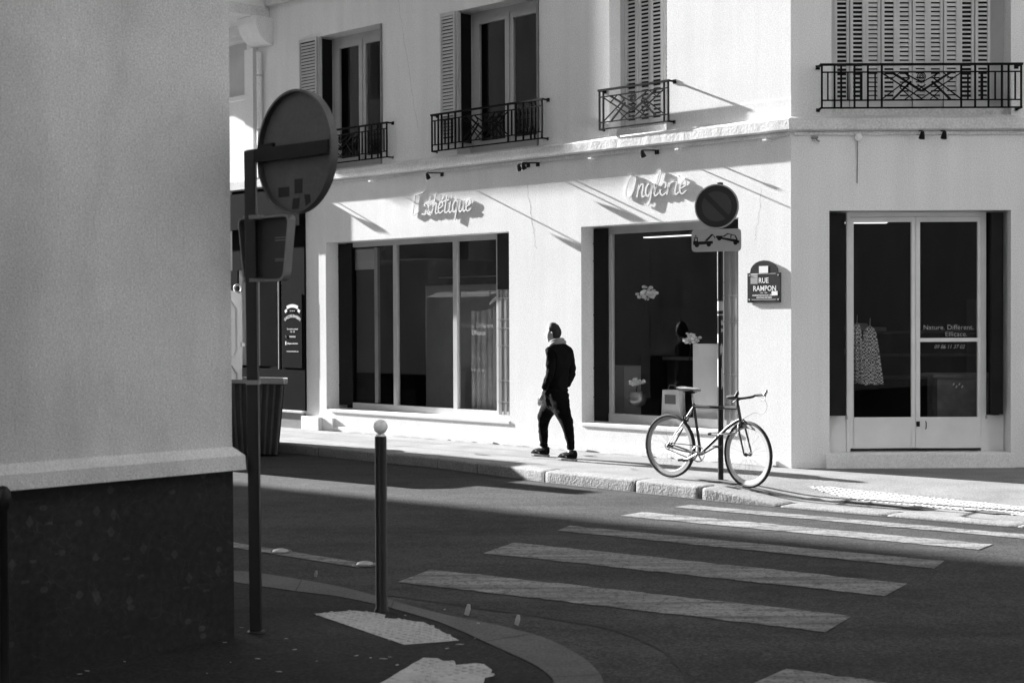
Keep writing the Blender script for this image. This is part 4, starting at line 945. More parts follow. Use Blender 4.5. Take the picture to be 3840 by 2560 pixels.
# ================================================================== NEAR SIGN POST
PX, PY = -1.47, 8.53
sp = thing('sign_post', 'tall dark steel sign post standing beside the near building', 'post', (PX, PY, 0))
dq = Vector((-.013, 0, 0))
g = MB(); g.box(lambda a, b, c: Vector((PX+a+c*-.0045, PY+b, c)), -.032, .032, -.032, .032, 0, 2.745); g.build('post', M_pole, sp, bevel=.008)
g = MB(); g.lathe((PX, PY, 0), [(.052, .004), (.050, .012), (.035, .018)], 16); g.build('base_collar', M_pole, sp)
g = MB(); g.box(lambda a, b, c: Vector((PX+a-.005, PY+b, c)), -.037, .037, -.037, .037, 1.42, 1.445); g.build('strap', M_rim, sp)
XD = Vector((R2, -R2, 0)); ND = Vector((-R2, -R2, 0))     # in-plane right (towards camera); back face normal faces camera side
SC0 = Vector((PX, PY, 0))+XD*.362+Vector((.0, 0, 2.715))+ND*-.05
rs = thing('round_sign', 'back of a large round road sign with small dark stickers, carried on the near post', 'road sign', SC0)
def disc(g, c, r, x, y, nrm, th, n=40):
    g.slab([c+x*r*cos(2*pi*k/n)+y*r*sin(2*pi*k/n) for k in range(n)], nrm*th)
ZV = Vector((0, 0, 1)); RR = .342
g = MB(); disc(g, SC0, RR-.006, XD, ZV, ND, .003, 48); g.build('back_plate', M_signback, rs)
g = MB(); g.add([SC0+ND*q+(XD*cos(2*pi*k/48)+ZV*sin(2*pi*k/48))*r for k in range(48) for r, q in ((RR, -.012), (RR, .035), (RR-.014, .037), (RR-.014, .003))], [(k*4+j, ((k+1) % 48)*4+j, ((k+1) % 48)*4+(j+1) % 4, k*4+(j+1) % 4) for k in range(48) for j in range(4)]); g.build('rim', M_signback, rs, smooth=True)
g = MB(); g.bar(Vector((PX, PY, 2.715))-XD*.035+ND*-.005, SC0+XD*.325+ND*.03, .075, .04, ND); g.bar(SC0-XD*.33+ND*.03+ZV*.05, SC0-XD*.2+ND*.02+ZV*.055, .02, .02, ND); g.build('bracket_arm', M_pole, rs)
g = MB()
for cx, cz, a, b, sk in ((-.13, -.215, .10, .055, 0), (.005, -.19, .07, .08, 0), (-.02, -.285, .06, .06, .2), (.09, -.275, .05, .07, -.2)):
    c = SC0+XD*cx+ZV*cz+ND*.0035
    g = MB(); g.slab([c+XD*(x*a/2+sk*y*b/2)+ZV*y*b/2 for x, y in ((-1, -1), (1, -1), (1, 1), (-1, 1))], ND*.0015); g.build('sticker', M_dark, rs)
# tray-like rectangular sign seen from the back
RC = Vector((PX, PY, 2.19))+ND*-.06+XD*.06
rt = thing('tapered_sign', 'back of a tapered rectangular road sign with rounded corners, lower on the near post', 'road sign', RC)
def rpoly(wt, wb, h, r, n=5):
    P = [(-wt, h), (wt, h), (wb, -h), (-wb, -h)]; out = []
    for i in range(4):
        p0 = Vector(P[i-1]); p = Vector(P[i]); p1 = Vector(P[(i+1) % 4]); a = p+(p0-p).normalized()*r; b = p+(p1-p).normalized()*r
        for k in range(n+1): t_ = k/n; out.append(a*(1-t_)**2+p*2*t_*(1-t_)+b*t_*t_)
    return out
o1 = rpoly(.25, .195, .185, .05); o2 = rpoly(.238, .183, .173, .045)
g = MB(); g.slab([RC+XD*p.x+ZV*p.y for p in o2], ND*-.004); g.build('back_plate', M_signdk, rt)
g = MB(); n = len(o1)
g.add([RC+XD*p.x+ZV*p.y+ND*q for k in range(n) for p, q in ((o1[k], -.012), (o1[k], .035), (o2[k], .037), (o2[k], .0))], [(k*4+j, ((k+1) % n)*4+j, ((k+1) % n)*4+(j+1) % 4, k*4+(j+1) % 4) for k in range(n) for j in range(4)]); g.build('rim', M_rim, rt)
g = MB()
for z in (.178, -.178): g = MB(); g.box(lambda a, b, c: Vector((PX, PY, 2.19+z))+XD*a+ND*b+ZV*c, -.045, .05, -.042, .036, -.011, .011); g.build('clamp', M_rim, rt)
g = MB()
for z in (.06, .045, -.06, -.07): g.bar(RC+XD*.07+ZV*z+ND*.002, RC+XD*.17+ZV*z+ND*.002, .004, .002, ND)
g.build('label_print', M_rim, rt)

# ================================================================== BOLLARD
bx, by = -.806, 9.15
t = thing('bollard', 'black post bollard with a white ball top on the near pavement corner', 'bollard', (bx, by, 0))
g = MB(); g.lathe((bx, by, 0), [(.048, 0), (.046, .01), (.0365, .02), (.0365, 1.06), (.034, 1.072), (.001, 1.075)], 24); g.build('post', M_pole, t, smooth=True)
g = MB(); g.lathe((bx, by, 0), [(.028, 1.07), (.026, 1.085)], 20); g.ball((bx, by, 1.13), .044, 20, 14); g.build('ball_top', M_white, t, smooth=True)

# ================================================================== FAR SIGN POLE
qx, qy = 2.275, 16.35
FP = thing('street_pole', 'slim dark pole with peeling white stickers in front of the second shop window', 'post', (qx, qy, 0))
g = MB(); g.lathe((qx, qy, -.03), [(.031, 0), (.031, 3.24), (.033, 3.245), (.033, 3.275), (.001, 3.28)], 18); g.build('pole', M_pole, FP, smooth=True)
def wrapst(z0, z1, a0, a1, m, rag=0, seed=1):
    g = MB(); rr = random.Random(seed); n = 10; vs = []
    for k in range(n+1):
        a = a0+(a1-a0)*k/n
        for z in (z0+rr.uniform(-rag, rag), z1+rr.uniform(-rag, rag)): vs.append(Vector((qx+.0325*cos(a), qy+.0325*sin(a), z)))
    g.add(vs, [(2*k, 2*k+1, 2*k+3, 2*k+2) for k in range(n)]); g.build('sticker', m, FP)
for z0_, z1_, a0_, a1_, rg in ((1.85, 1.955, -3.3, .1, .002), (1.80, 1.815, -3.3, .1, .002), (1.70, 1.745, -1.5, -.6, .012), (1.62, 1.66, -1.5, -.6, .012), (1.37, 1.48, -1.9, .1, .03), (1.2, 1.36, -1.2, .1, .04), (1.02, 1.22, -1.4, .1, .03), (1.02, 1.33, -3.4, -2.5, .004), (1.50, 1.60, -3.3, -2.4, .004), (1.98, 2.5, -3.2, -2.9, .003)): wrapst(z0_, z1_, a0_, a1_, M_signw, rg, int(z0_*100))
rot = radians(-20)
X2 = Vector((cos(rot), sin(rot), 0)); N2 = Vector((sin(rot), -cos(rot), 0))
c = Vector((qx-.03, qy, 2.985))+N2*.045
t = thing('no_parking_sign', 'round no parking sign with pale edge on top of the far pole', 'road sign', c)
g = MB(); disc(g, c, .243, X2, ZV, N2*-1, .02, 48); g.build('rim', M_signw, t)
g = MB(); disc(g, c+N2*.003, .228, X2, ZV, N2*-1, .002, 48); g.build('red_ring', M_sign, t)
g = MB(); 
for s in (1, -1):
    pts = []
    for k in range(25):
        a = -pi/4+ (pi*k/24) if s > 0 else 3*pi/4+(pi*k/24)
        pts.append((a))
    off = .028; P = []
    for a in pts:
        x, y = .162*cos(a), .162*sin(a); P.append((x, y))
    # clip by the diagonal bar
    dn = Vector((cos(pi/4), sin(pi/4)))*s
    P = [(x+dn.x*off*(abs(k-12)/12)**6, y+dn.y*off*(abs(k-12)/12)**6) for k, (x, y) in enumerate(P)]
    g.slab([c+N2*.0045+X2*x+ZV*y for x, y in P], N2*-.002)
g.build('blue_field', M_sign2, t)
c2 = Vector((qx-.035, qy, 2.617))+N2*.045
t = thing('tow_away_sign', 'rectangular plate with a tow truck lifting a car, below the no parking sign', 'road sign', c2)
def rr_rect(w_, h_, r): return rpoly(w_, w_, h_, r)
g = MB(); g.slab([c2+X2*p.x+ZV*p.y for p in rr_rect(.272, .122, .045)], N2*-.02); g.build('plate', M_signw, t)
g = MB(); o = c2+N2*.0025
def poly(pts): g.slab([o+X2*(x-591)/1420+ZV*(1120-y)/1420 for x, y in pts], N2*-.002)
def wheel_(x, y, r): poly([(x+r*cos(k*pi/8), y+r*sin(k*pi/8)) for k in range(16)])
poly([(230, 1125), (305, 1125), (310, 1135), (540, 1130), (540, 1172), (300, 1186), (230, 1184)]); poly([(242, 1125), (250, 1075), (262, 1072), (258, 1125)]); poly([(290, 1125), (290, 1078), (302, 1080), (305, 1125)]); poly([(250, 1080), (250, 1066), (302, 1066), (302, 1082)]); wheel_(272, 1045, 11)
wheel_(288, 1188, 36); wheel_(476, 1180, 36)
poly([(410, 1128), (515, 1025), (540, 1025), (540, 1040), (455, 1128)]); poly([(530, 1025), (545, 1030), (585, 1085), (572, 1092)])
poly([(590, 1050), (700, 1055), (690, 1078), (895, 1112), (955, 1135), (948, 1175), (900, 1160), (680, 1105), (590, 1082)]); wheel_(642, 1092, 34); wheel_(893, 1164, 34)
poly([(695, 1060), (770, 1015), (790, 1020), (712, 1075)]); poly([(765, 1015), (880, 1045), (895, 1060), (770, 1030)]); poly([(875, 1045), (900, 1055), (930, 1125), (905, 1115)]); poly([(820, 1030), (834, 1034), (826, 1095), (812, 1090)])
g.build('pictogram', M_black, t)
g = MB(); g.bar(Vector((qx, qy, 2.98))-X2*.05+N2*.012, Vector((qx, qy, 2.98))+X2*.05+N2*.012, .03, .03, N2); g.build('clamp', M_alloy, FP); g = MB(); g.bar(Vector((qx, qy, 2.62))-X2*.05+N2*.012, Vector((qx, qy, 2.62))+X2*.05+N2*.012, .03, .03, N2); g.build('clamp', M_alloy, FP)

# ================================================================== SITE CABIN AND SKIP
a0 = -18.10
cb = thing('site_cabin', 'tall white moulded site cabin with lifting ring on a dark base', 'cabin', fS(a0, 11.5, -.13))
CN0, CN1 = 10.42, 12.58
def fCb(n, q, z): return fS(a0+q, n, z)
g = MB(); P = [(CN0+.10, .10), (CN1, .10), (CN1, 2.14), (CN1-.30, 2.24), (CN0+.40, 2.24), (CN0+.10, 2.14)]
g.slab([fCb(n, 0, z) for n, z in P], fS(-1.6, 0, 0)); g.build('shell', M_cab, cb, bevel=.04)
g = MB()
for n0_, n1_, z0_, z1_ in ((CN1-.62, CN1-.10, 1.25, 2.05), (CN1-.62, CN1-.10, .22, 1.12)):
    g.tube([fCb(n, .012, z) for n, z in ((n0_, z0_), (n1_-.05, z0_), (n1_, z0_+.08), (n1_, z1_-.12), (n1_-.1, z1_), (n0_, z1_))], .018, 6, closed=True)
g.build('moulding', M_cab, cb, smooth=True)
g = MB(); g.box(fCb, CN0, CN1+.05, -1.65, .06, -.13, .12); g.build('base_skid', M_black, cb)
rc = fCb(CN1-.06, -.02, 2.22); g = MB(); g.tube([rc+Vector((.055*cos(k*pi/8), 0, .055*sin(k*pi/8))) for k in range(16)], .014, 8, closed=True); g.build('lifting_ring', M_alloy, cb, smooth=True)
g = MB(); g.box(fCb, CN1-.03, CN1+.03, -.1, .015, 1.38, 1.44); g.build('latch', M_alloy, cb)
g = MB()
for k, (n_, z_) in enumerate(((CN1-.42, 1.16), (CN1-.44, 1.10), (CN1-.43, 1.03), (CN1-.42, .97))): g.bar(fCb(n_-.05, .012, z_), fCb(n_+.05, .012, z_+.03*(-1)**k), .014, .004, fS(1, 0, 0))
g.build('scribble', M_shutd, cb)
sk = thing('skip', 'dark ribbed tapered metal skip with a pale rim standing by the far kerb', 'skip', (-3.2, 20.8, -.13))
P0 = Vector((-3.25, 20.75, 0)); dl_ = Vector((-.90, .50, 0)); dd = Vector((-.13, .85, 0))
def fK(u, d, z):     # flares with height
    f = (z+.13)/1.03; return P0+dl_*(u*(1+0*f))+dd*d+Vector((.105*f*(1-2*0), 0, 0))*(1 if u < .5 else -1)+Vector((0, -.03*f, 0))*(1 if d < .5 else -1)+Vector((0, 0, z))
g = MB(); zt = .905
top = [fK(0, 0, zt), fK(1, 0, zt), fK(1, 1, zt), fK(0, 1, zt)]; bot = [fK(0, 0, -.10), fK(1, 0, -.10), fK(1, 1, -.10), fK(0, 1, -.10)]
for i in range(4): g.quad(bot[i], bot[(i+1) % 4], top[(i+1) % 4], top[i])
g.quad(*bot); g.build('tub', M_skip, sk)
g = MB(); nr = dl_.cross(ZV).normalized(); nr = nr if nr.y < 0 else -nr
for k in range(11): u = .03+.094*k; g.bar(bot[0].lerp(bot[1], u)+nr*.012, top[0].lerp(top[1], u)+nr*.012-ZV*.04, .030, .03, nr)
g.build('rib', M_signback, sk)
g = MB()
for i in range(4): g.bar(top[i], top[(i+1) % 4], .06, .05, ZV)
g.build('rim', M_grey, sk)

tr = thing('shadow_truck', 'unseen pale box truck with a roof block, added to shade the road', 'truck', fS(-22, 11.4, -.13))  # unseen truck, added to cast the shadow band on the road
def fT(a, n, z): return fS(a, n, z)
g = MB(); g.box(fT, -25.6, -20.1, 10.45, 12.15, .75, 2.85); g.build('box_body', M_cab, tr, bevel=.05); g = MB(); g.box(fT, -25.0, -20.3, 10.95, 11.32, 2.86, 3.72); g.build('roof_shadow_block', M_grey, tr, bevel=.03)  # narrow block on the roof is shaped to cast the shadow tip
g = MB(); g.box(fT, -27.4, -25.7, 10.5, 12.1, .35, 2.3); g.build('driver_cab', M_cab, tr, bevel=.15)
g = MB(); g.box(fT, -27.2, -20.2, 10.7, 11.9, .45, .74); g.box(fT, -20.2, -20.05, 10.5, 12.1, .35, .5); g.build('chassis', M_black, tr)
for a_ in (-26.6, -21.6):
    for n_ in (10.68, 11.95): g = MB(); g.tube([fT(a_, n_-.12, .29), fT(a_, n_+.12, .29)], .41, 24); g.build('wheel', M_tyre, tr, smooth=True)
for n_ in (10.6, 12.0): g = MB(); g.box(fT, -20.06, -20.03, n_-.06, n_+.06, .52, .66); g.build('tail_light', M_shutd, tr)
# ================================================================== BICYCLE
bd = Vector((.70474, -.70947, 0)); bl = Vector((.70947, .70474, 0)); b0 = Vector((1.745, 16.56, 0))
bk = thing('bicycle', 'dark bicycle with pale saddle and deep pale rims leaning on the far pole', 'bicycle', b0)
gz_ = lambda s: .02-.045*s
def bp(s, z, l=0): return b0+bd*s+bl*l+ZV*(z+.012)
RAX = bp(0, .352); FAX = bp(1.055, .318)
st = radians(-9)
fd = Matrix.Rotation(st, 3, 'Z') @ bd; fl_ = Matrix.Rotation(st, 3, 'Z') @ bl
def wheelobj(c, d, l, nm):
    g = MB(); R = .335
    g.tube([c+d*R*cos(2*pi*k/48)+ZV*R*sin(2*pi*k/48) for k in range(48)], .019, 8, closed=True)
    w_ = g.build(nm, M_tyre, bk, smooth=True)
    g = MB(); prof = [(R-.012, -.011), (R-.052, -.010), (R-.060, 0), (R-.052, .010), (R-.012, .011)]
    g.add([c+(d*cos(2*pi*k/48)+ZV*sin(2*pi*k/48))*r+l*y for k in range(48) for r, y in prof], [(k*5+j, ((k+1) % 48)*5+j, ((k+1) % 48)*5+(j+1) % 5, k*5+(j+1) % 5) for k in range(48) for j in range(5)])
    g.build('rim', M_rimw, w_, smooth=True)
    g = MB()
    for k in range(28):
        a = 2*pi*k/28; o_ = (1 if k % 2 else -1)*.028; h = a+(.5 if k % 4 < 2 else -.5)
        g.tube([c+l*o_+(d*cos(h)+ZV*sin(h))*.02, c+(d*cos(a)+ZV*sin(a))*(R-.05)], .0011, 4, caps=False)
    g.build('spokes', M_alloy, w_)
    g = MB(); g.tube([c-l*.055, c-l*.03, c-l*.028, c+l*.028, c+l*.03, c+l*.055], [.008, .022, .012, .012, .022, .008], 12); g.build('hub', M_pole, w_, smooth=True)
    return w_
wheelobj(RAX, bd, bl, 'rear_wheel'); wheelobj(FAX, fd, fl_, 'front_wheel')
BBp = bp(.424, .290); CL = bp(.330, .80); HT = bp(.925, .80); HB = bp(.962, .665)
M_fr = mat('frame_paint', .02, .42, .1, 6, spec=.5)
g = MB()
g.tube([CL+ZV*.012, bp(.36, .80), HT], [.016, .0165, .0165], 10); g.tube([HT+ZV*.03, HB-ZV*.01], .0185, 10); g.tube([HB+ZV*.02, bp(.90, .66), bp(.80, .60), BBp], [.019, .0185, .018, .018], 10)
g.tube([CL+ZV*.03, BBp], .0155, 10)
for s in (-1, 1):
    g.tube([CL-ZV*.01+bl*s*.012, bp(.19, .60)+bl*s*.03, RAX+bl*s*.06], [.0085, .0085, .007], 8); g.tube([BBp+bl*s*.02, bp(.22, .31)+bl*s*.045, RAX+bl*s*.06], [.011, .010, .008], 8)
g.tube([BBp-bl*.035, BBp+bl*.035], .021, 12); g.build('frame', M_fr, bk, smooth=True, merge=False)
g = MB(); g.tube([HB, HB-ZV*.03+fd*.012], .016, 8)
for s in (-1, 1): g.tube([HB-ZV*.02+fl_*s*.01, HB-ZV*.04+fl_*s*.045+fd*.012, HB-ZV*.1+fl_*s*.052+fd*.025, FAX+fl_*s*.056], [.014, .013, .012, .009], 8)
g.build('fork', M_fr, bk, smooth=True, merge=False)
g = MB(); g.tube([CL+ZV*.02, bp(.312, .955)], .0125, 10); g.build('seatpost', M_alloy, bk, smooth=True)
# saddle
g = MB(); n = 14; vs = []
for i in range(n+1):
    f = i/n; s = .135+.285*f; wv = .075*(1-f)**.55*(1 if f > .02 else .7)+.016; wv = wv if i else .05; zt_ = .985+.012*sin(pi*(1-f))**1-.004*f+ (.012 if f < .15 else 0); hh = .038*(1-.55*f)
    for a in range(8):
        an_ = 2*pi*a/8; vs.append(bp(s, zt_+.012*sin(an_) if sin(an_) > 0 else zt_+hh*sin(an_), wv*cos(an_)))
g.add(vs, [(i*8+a, (i+1)*8+a, (i+1)*8+(a+1) % 8, i*8+(a+1) % 8) for i in range(n) for a in range(8)]+[tuple(range(8)), tuple(n*8+a for a in range(8))]); g.build('saddle', M_saddle, bk, smooth=True)
g = MB(); g.tube([bp(.20, .955, .02), bp(.36, .955, .02)], .004, 6); g.tube([bp(.20, .955, -.02), bp(.36, .955, -.02)], .004, 6); g.box(lambda a, b, c: bp(a, c, b), .29, .335, -.02, .02, .94, .965); g.build('saddle_rail', M_pole, bk)
# stem and bars
STM = HT+ZV*.085-bd*.008
g = MB(); g.tube([HT+ZV*.02, STM+ZV*.02], .014, 10); CLP = STM+fd*.06+ZV*.025; g.tube([STM+ZV*.005, CLP], .013, 10); g.build('stem', M_pole, bk, smooth=True)
g = MB()
P = [(-.20, -.0), (-.17, 0), (-.05, 0), (.05, 0), (.17, 0), (.20, 0)]
L_ = [CLP+fl_*-.21+fd*.14+ZV*.035, CLP+fl_*-.21+fd*.06+ZV*.03, CLP+fl_*-.20+ZV*.022, CLP+fl_*-.17-fd*.004+ZV*.01, CLP+fl_*-.04, CLP+fl_*.04, CLP+fl_*.17-fd*.004+ZV*.01, CLP+fl_*.20+ZV*.022, CLP+fl_*.21+fd*.06+ZV*.03, CLP+fl_*.21+fd*.14+ZV*.035]
g.tube(smooth_path(L_, 4), .0135, 8); g.build('handlebar', M_tyre, bk, smooth=True)
for s in (-1, 1):
    e = CLP+fl_*s*.21+fd*.13+ZV*.035
    g = MB(); g.tube([e, e+fd*.03+ZV*.03, e+fd*.035+ZV*.055], [.016, .017, .009], 8); g.tube([e+fd*.03+ZV*.015, e+fd*.01-ZV*.04, e-fd*.04-ZV*.065], .005, 6); g.build('brake_lever', M_pole if s < 0 else M_alloy, bk, smooth=True)
g = MB(); k0 = CLP+fl_*.16+fd*.05; g.tube(smooth_path([k0+ZV*.02, k0+fd*.12+ZV*.0, k0+fd*.17-ZV*.09, k0+fd*.10-ZV*.17, k0-fd*.02-ZV*.16, HB+fd*.02+ZV*.02], 6), .0018, 5)
k1 = CLP-fl_*.16+fd*.03; g.tube(smooth_path([k1+ZV*.02, k1+fd*.07-ZV*.03, k1+fd*.05-ZV*.12, HT-ZV*.03-bl*.02, bp(.6, .775, -.02), bp(.34, .77, -.02), bp(.2, .68, 0)], 5), .0018, 5); g.build('brake_cable', M_pole, bk)
for c_, d_, l_ in ((HB-ZV*.005+fd*.04, fd, fl_), (bp(.215, .69), bd, bl)):
    g = MB(); g.tube([c_-l_*.03-ZV*.045, c_-l_*.035, c_+ZV*.025, c_+l_*.035, c_+l_*.03-ZV*.045], .008, 6); g.box(lambda a, b, z: c_+l_*a+d_*b+ZV*z, -.035, -.018, -.02, .02, -.06, -.045); g.box(lambda a, b, z: c_+l_*a+d_*b+ZV*z, .018, .035, -.02, .02, -.06, -.045); g.build('brake_caliper', M_pole, bk, smooth=True)
# drivetrain
cr = BBp-bl*.045
g = MB()
for r_ in (.088, .083): g.tube([cr+bd*r_*cos(2*pi*k/36)+ZV*r_*sin(2*pi*k/36) for k in range(36)], .0035, 5, closed=True)
for k in range(5): a = 2*pi*k/5+.3; g.bar(cr, cr+bd*.082*cos(a)+ZV*.082*sin(a), .016, .004, bl)
g.build('chainring', M_alloy, bk)
ca = radians(206); cv = bd*cos(ca)+ZV*sin(ca)
g = MB(); g.tube([cr-bl*.012, cr+cv*.168-bl*.02], [.014, .009], 8); g.build('crank', M_alloy, bk, smooth=True)
g = MB(); g.tube([BBp+bl*.05, BBp-cv*.168+bl*.055], [.013, .009], 8); g.build('crank', M_fr, bk, smooth=True)
for e, s in ((cr+cv*.168-bl*.02, -1), (BBp-cv*.168+bl*.055, 1)):
    g = MB(); g.tube([e, e+bl*s*.09], .008, 6)
    for q_ in (-.035, .035): g.box(lambda a, b, z: e+bd*a+bl*s*b+ZV*z, q_-.006, q_+.006, .015, .09, -.012, .012)
    g.box(lambda a, b, z: e+bd*a+bl*s*b+ZV*z, -.035, .035, .084, .092, -.008, .008); g.build('pedal', M_pole, bk)
g = MB(); rs_ = RAX-bl*.045; g.tube([rs_+bd*.035*cos(k*pi/10)+ZV*.035*sin(k*pi/10) for k in range(20)], .004, 5, closed=True); g.tube([rs_-bl*.002, rs_+bl*.01], [.02, .02], 12); g.build('sprocket', M_pole, bk)
g = MB(); g.bar(rs_+ZV*.036, cr+ZV*.087, .009, .006, bl); g.bar(rs_-ZV*.036, cr-ZV*.087, .009, .006, bl); g.build('chain', M_pole, bk)
lk = thing('bicycle_lock', 'steel U-lock holding the bicycle frame to the far pole', 'lock', bp(.7, .52))
g = MB(); e = [bp(.60, .515, -.05), bp(.70, .52, -.06), bp(.80, .525, -.06), bp(.86, .528, -.02), bp(.80, .53, .14), bp(.62, .52, .14), bp(.60, .515, .02)]; g.tube(smooth_path(e, 4), .0075, 8); g.build('shackle', M_alloy, lk, smooth=True)
g = MB(); g.tube([bp(.595, .515, -.08), bp(.595, .515, .16)], .014, 8); g.build('crossbar', M_pole, lk, smooth=True)

# ================================================================== PEDESTRIAN
def skin(nodes, edges, sub=2, root=0):
    me = bpy.data.meshes.new('sk'); me.from_pydata([tuple(n[0]) for n in nodes], edges, []); o = bpy.data.objects.new('sk', me); COL.objects.link(o)
    m = o.modifiers.new('s', 'SKIN'); m.use_smooth_shade = True
    for i, nd in enumerate(nodes):
        sv = me.skin_vertices[0].data[i]; r = nd[1]; sv.radius = r if isinstance(r, tuple) else (r, r); sv.use_root = (i == root)
    o.modifiers.new('u', 'SUBSURF').levels = sub
    dg = bpy.context.evaluated_depsgraph_get(); dg.update(); ev = o.evaluated_get(dg); m2 = ev.to_mesh()
    V = [v.co.copy() for v in m2.vertices]; F = [tuple(p.vertices) for p in m2.polygons]
    ev.to_mesh_clear(); bpy.data.objects.remove(o); bpy.data.meshes.remove(me); return V, F
hd = Vector((-R2, R2, 0)); lf = Vector((-R2, -R2, 0)); pc = Vector((.52, 18.95, 0))
def ph(s, l, z): return pc+hd*s+lf*l+ZV*z
pn = thing('person', 'person in black jacket and trousers with pale hood walking up the far pavement', 'person', pc)
LA = .085
legR = [(.02, -.09, .90), (.29, -.10, .50), (.275, -.095, .10)]      # right leg forward
legL = [(-.07, .09, .90), (-.33, .095, .47), (-.39, .09, .12)]
TS = -.10
def J(p, r): return (ph(*p), r)
V, F = skin([J((TS+.05, 0, .95), .07), J((TS+.03, 0, 1.08), .08), J((TS, 0, 1.28), .09), J((TS+.01, 0, 1.40), .10), J((TS+.045, 0, 1.455), .052), J((TS+.07, 0, 1.50), .052),
   J((legR[0][0]+.03, -.08, .80), .03), J(legR[1], .022), J(legR[2], .032), J((legR[2][0]+.1, -.10, .035), .035),
   J((legL[0][0]-.04, .08, .80), .03), J(legL[1], .022), J(legL[2], .032), J((legL[2][0]+.1, .095, .035), .035),
   J((TS-.0, .135, 1.36), .055), J((TS-.02, .17, 1.10), .040), J((TS+.10, .165, .87), .028), J((TS+.135, .16, .82), .026),
   J((TS-.0, -.135, 1.36), .055), J((TS-.06, -.178, 1.10), .040), J((TS+.04, -.17, .90), .028), J((TS+.07, -.155, .84), .026)],
  [(0, 1), (1, 2), (2, 3), (3, 4), (4, 5), (0, 6), (6, 7), (7, 8), (8, 9), (0, 10), (10, 11), (11, 12), (12, 13), (3, 14), (14, 15), (15, 16), (16, 17), (3, 18), (18, 19), (19, 20), (20, 21)])
body = MB(); body.add(V, F)
# head: turned slightly to his left, shaped profile
hc = ph(TS+.095, 0, 1.585); hfw = (hd*.93+lf*.36).normalized(); hl = ZV.cross(hfw).normalized()
def headshape(scale=1.0, cut=None):
    vs = []; fs = []; nu, nv = 28, 20
    for i in range(nv+1):
        th = pi*i/nv; z = cos(th)
        for j in range(nu):
            a = 2*pi*j/nu; x = sin(th)*cos(a); y = sin(th)*sin(a)
            X = x*.098; Y = y*.075; Z = z*.118
            if z < 0: Y *= 1+.28*z; X = X*(1+.12*z) + (.022*(-z) if x > 0 else .02*z*-0)
            if x > .5: X -= .006*(x-.5)
            if x > .86 and -.25 < z < .12: X += .022*(1-abs(y)*5 if abs(y) < .2 else 0)*(1 if z < -.02 else .5)     # nose
            if x > .8 and .0 < z < .22 and .12 < abs(y) < .5: X -= .006                                              # eye sockets
            if x > .7 and -.62 < z < -.5: X += .004                                                                   # lips
            if z < -.75 and x > 0: X += .012                                                                          # chin
            if x < -.2 and z < -.2: X *= 1-.35*(-z-.2)
            vs.append(hc+hfw*X*scale+hl*Y*scale+ZV*Z*scale)
    for i in range(nv):
        for j in range(nu): fs.append((i*nu+j, i*nu+(j+1) % nu, (i+1)*nu+(j+1) % nu, (i+1)*nu+j))
    return vs, fs
v_, f_ = headshape(); body.add(v_, f_)
for s in (-1, 1):
    e = hc+hl*s*.074-hfw*.005-ZV*.012; body.tube([e-ZV*.028, e-ZV*.01-hfw*.008+hl*s*.008, e+ZV*.018-hfw*.012+hl*s*.012, e+ZV*.03, e+ZV*.012+hfw*.01], [.006, .009, .010, .008, .005], 6)
# hands with fingers
def hand(wr, dn, fw, side):
    # wr wrist, dn direction to the fingers, fw palm normal, side thumb side
    dn = dn.normalized(); side = side.normalized(); fw = fw.normalized()
    g = MB(); P = []
    V, F = skin([(wr, (.024, .018)), (wr+dn*.035, (.032, .017)), (wr+dn*.075, (.038, .015)), (wr+dn*.09, (.036, .013))], [(0, 1), (1, 2), (2, 3)], 1); g.add(V, F)
    for k, (o, L) in enumerate(((.030, .072), (.010, .080), (-.011, .074), (-.030, .058))):
        b = wr+dn*.085+side*o; g.tube([b, b+dn*L*.45, b+dn*L*.8+fw*.012, b+dn*L+fw*.028], [.0092, .0088, .008, .0062], 7)
    b = wr+dn*.035+side*.028; g.tube([b, b+side*.022+dn*.022+fw*.006, b+side*.028+dn*.05+fw*.014, b+side*.024+dn*.07+fw*.02], [.011, .0105, .009, .007], 7)
    return g
for s, wp in ((1, ph(TS+.135, .16, .82)), (-1, ph(TS+.07, -.155, .84))):
    h_ = hand(wp, (-ZV+hd*.45), -lf*s, hd); body.add(h_.v, h_.f)
bo = body.build('body', M_skin, pn, smooth=True, merge=False)
# hair: cap on the back and top of the head, short
g = MB(); v_, f_ = headshape(1.07); keep = []
inv = Matrix((hfw, hl, ZV)).transposed().inverted()
def hairv(p):
    d = inv @ (p-hc); return d.x, d.y, d.z
for f in f_:
    c = sum((v_[i] for i in f), Vector())/4; x, y, z = hairv(c)
    if z > .055 or (x < .0+z*.5 and z > -.075) : keep.append(f)
rr = random.Random(9)
g.add([p+(ZV*.008+hfw*.006)*max(0, hairv(p)[2]-.05)/.06+Vector((rr.uniform(-.003, .003), rr.uniform(-.003, .003), rr.uniform(-.003, .003))) for p in v_], keep); g.build('hair', M_hair, pn, smooth=True, normals=False)
from mathutils import noise as mnoise
def rumple(V, amp, sc_=9, vert=.45):      # cloth folds
    c = sum(V, Vector())/len(V); out = []
    for v in V:
        d = Vector((v.x-c.x, v.y-c.y, 0)); d = d.normalized() if d.length > 1e-4 else Vector((1, 0, 0))
        n_ = mnoise.noise(Vector((v.x*sc_, v.y*sc_, v.z*sc_*vert+v.x*4)))+.6*mnoise.noise(Vector((v.x*sc_*2, v.y*sc_*2, v.z*sc_*2.2)))
        out.append(v+d*amp*n_)
    return out
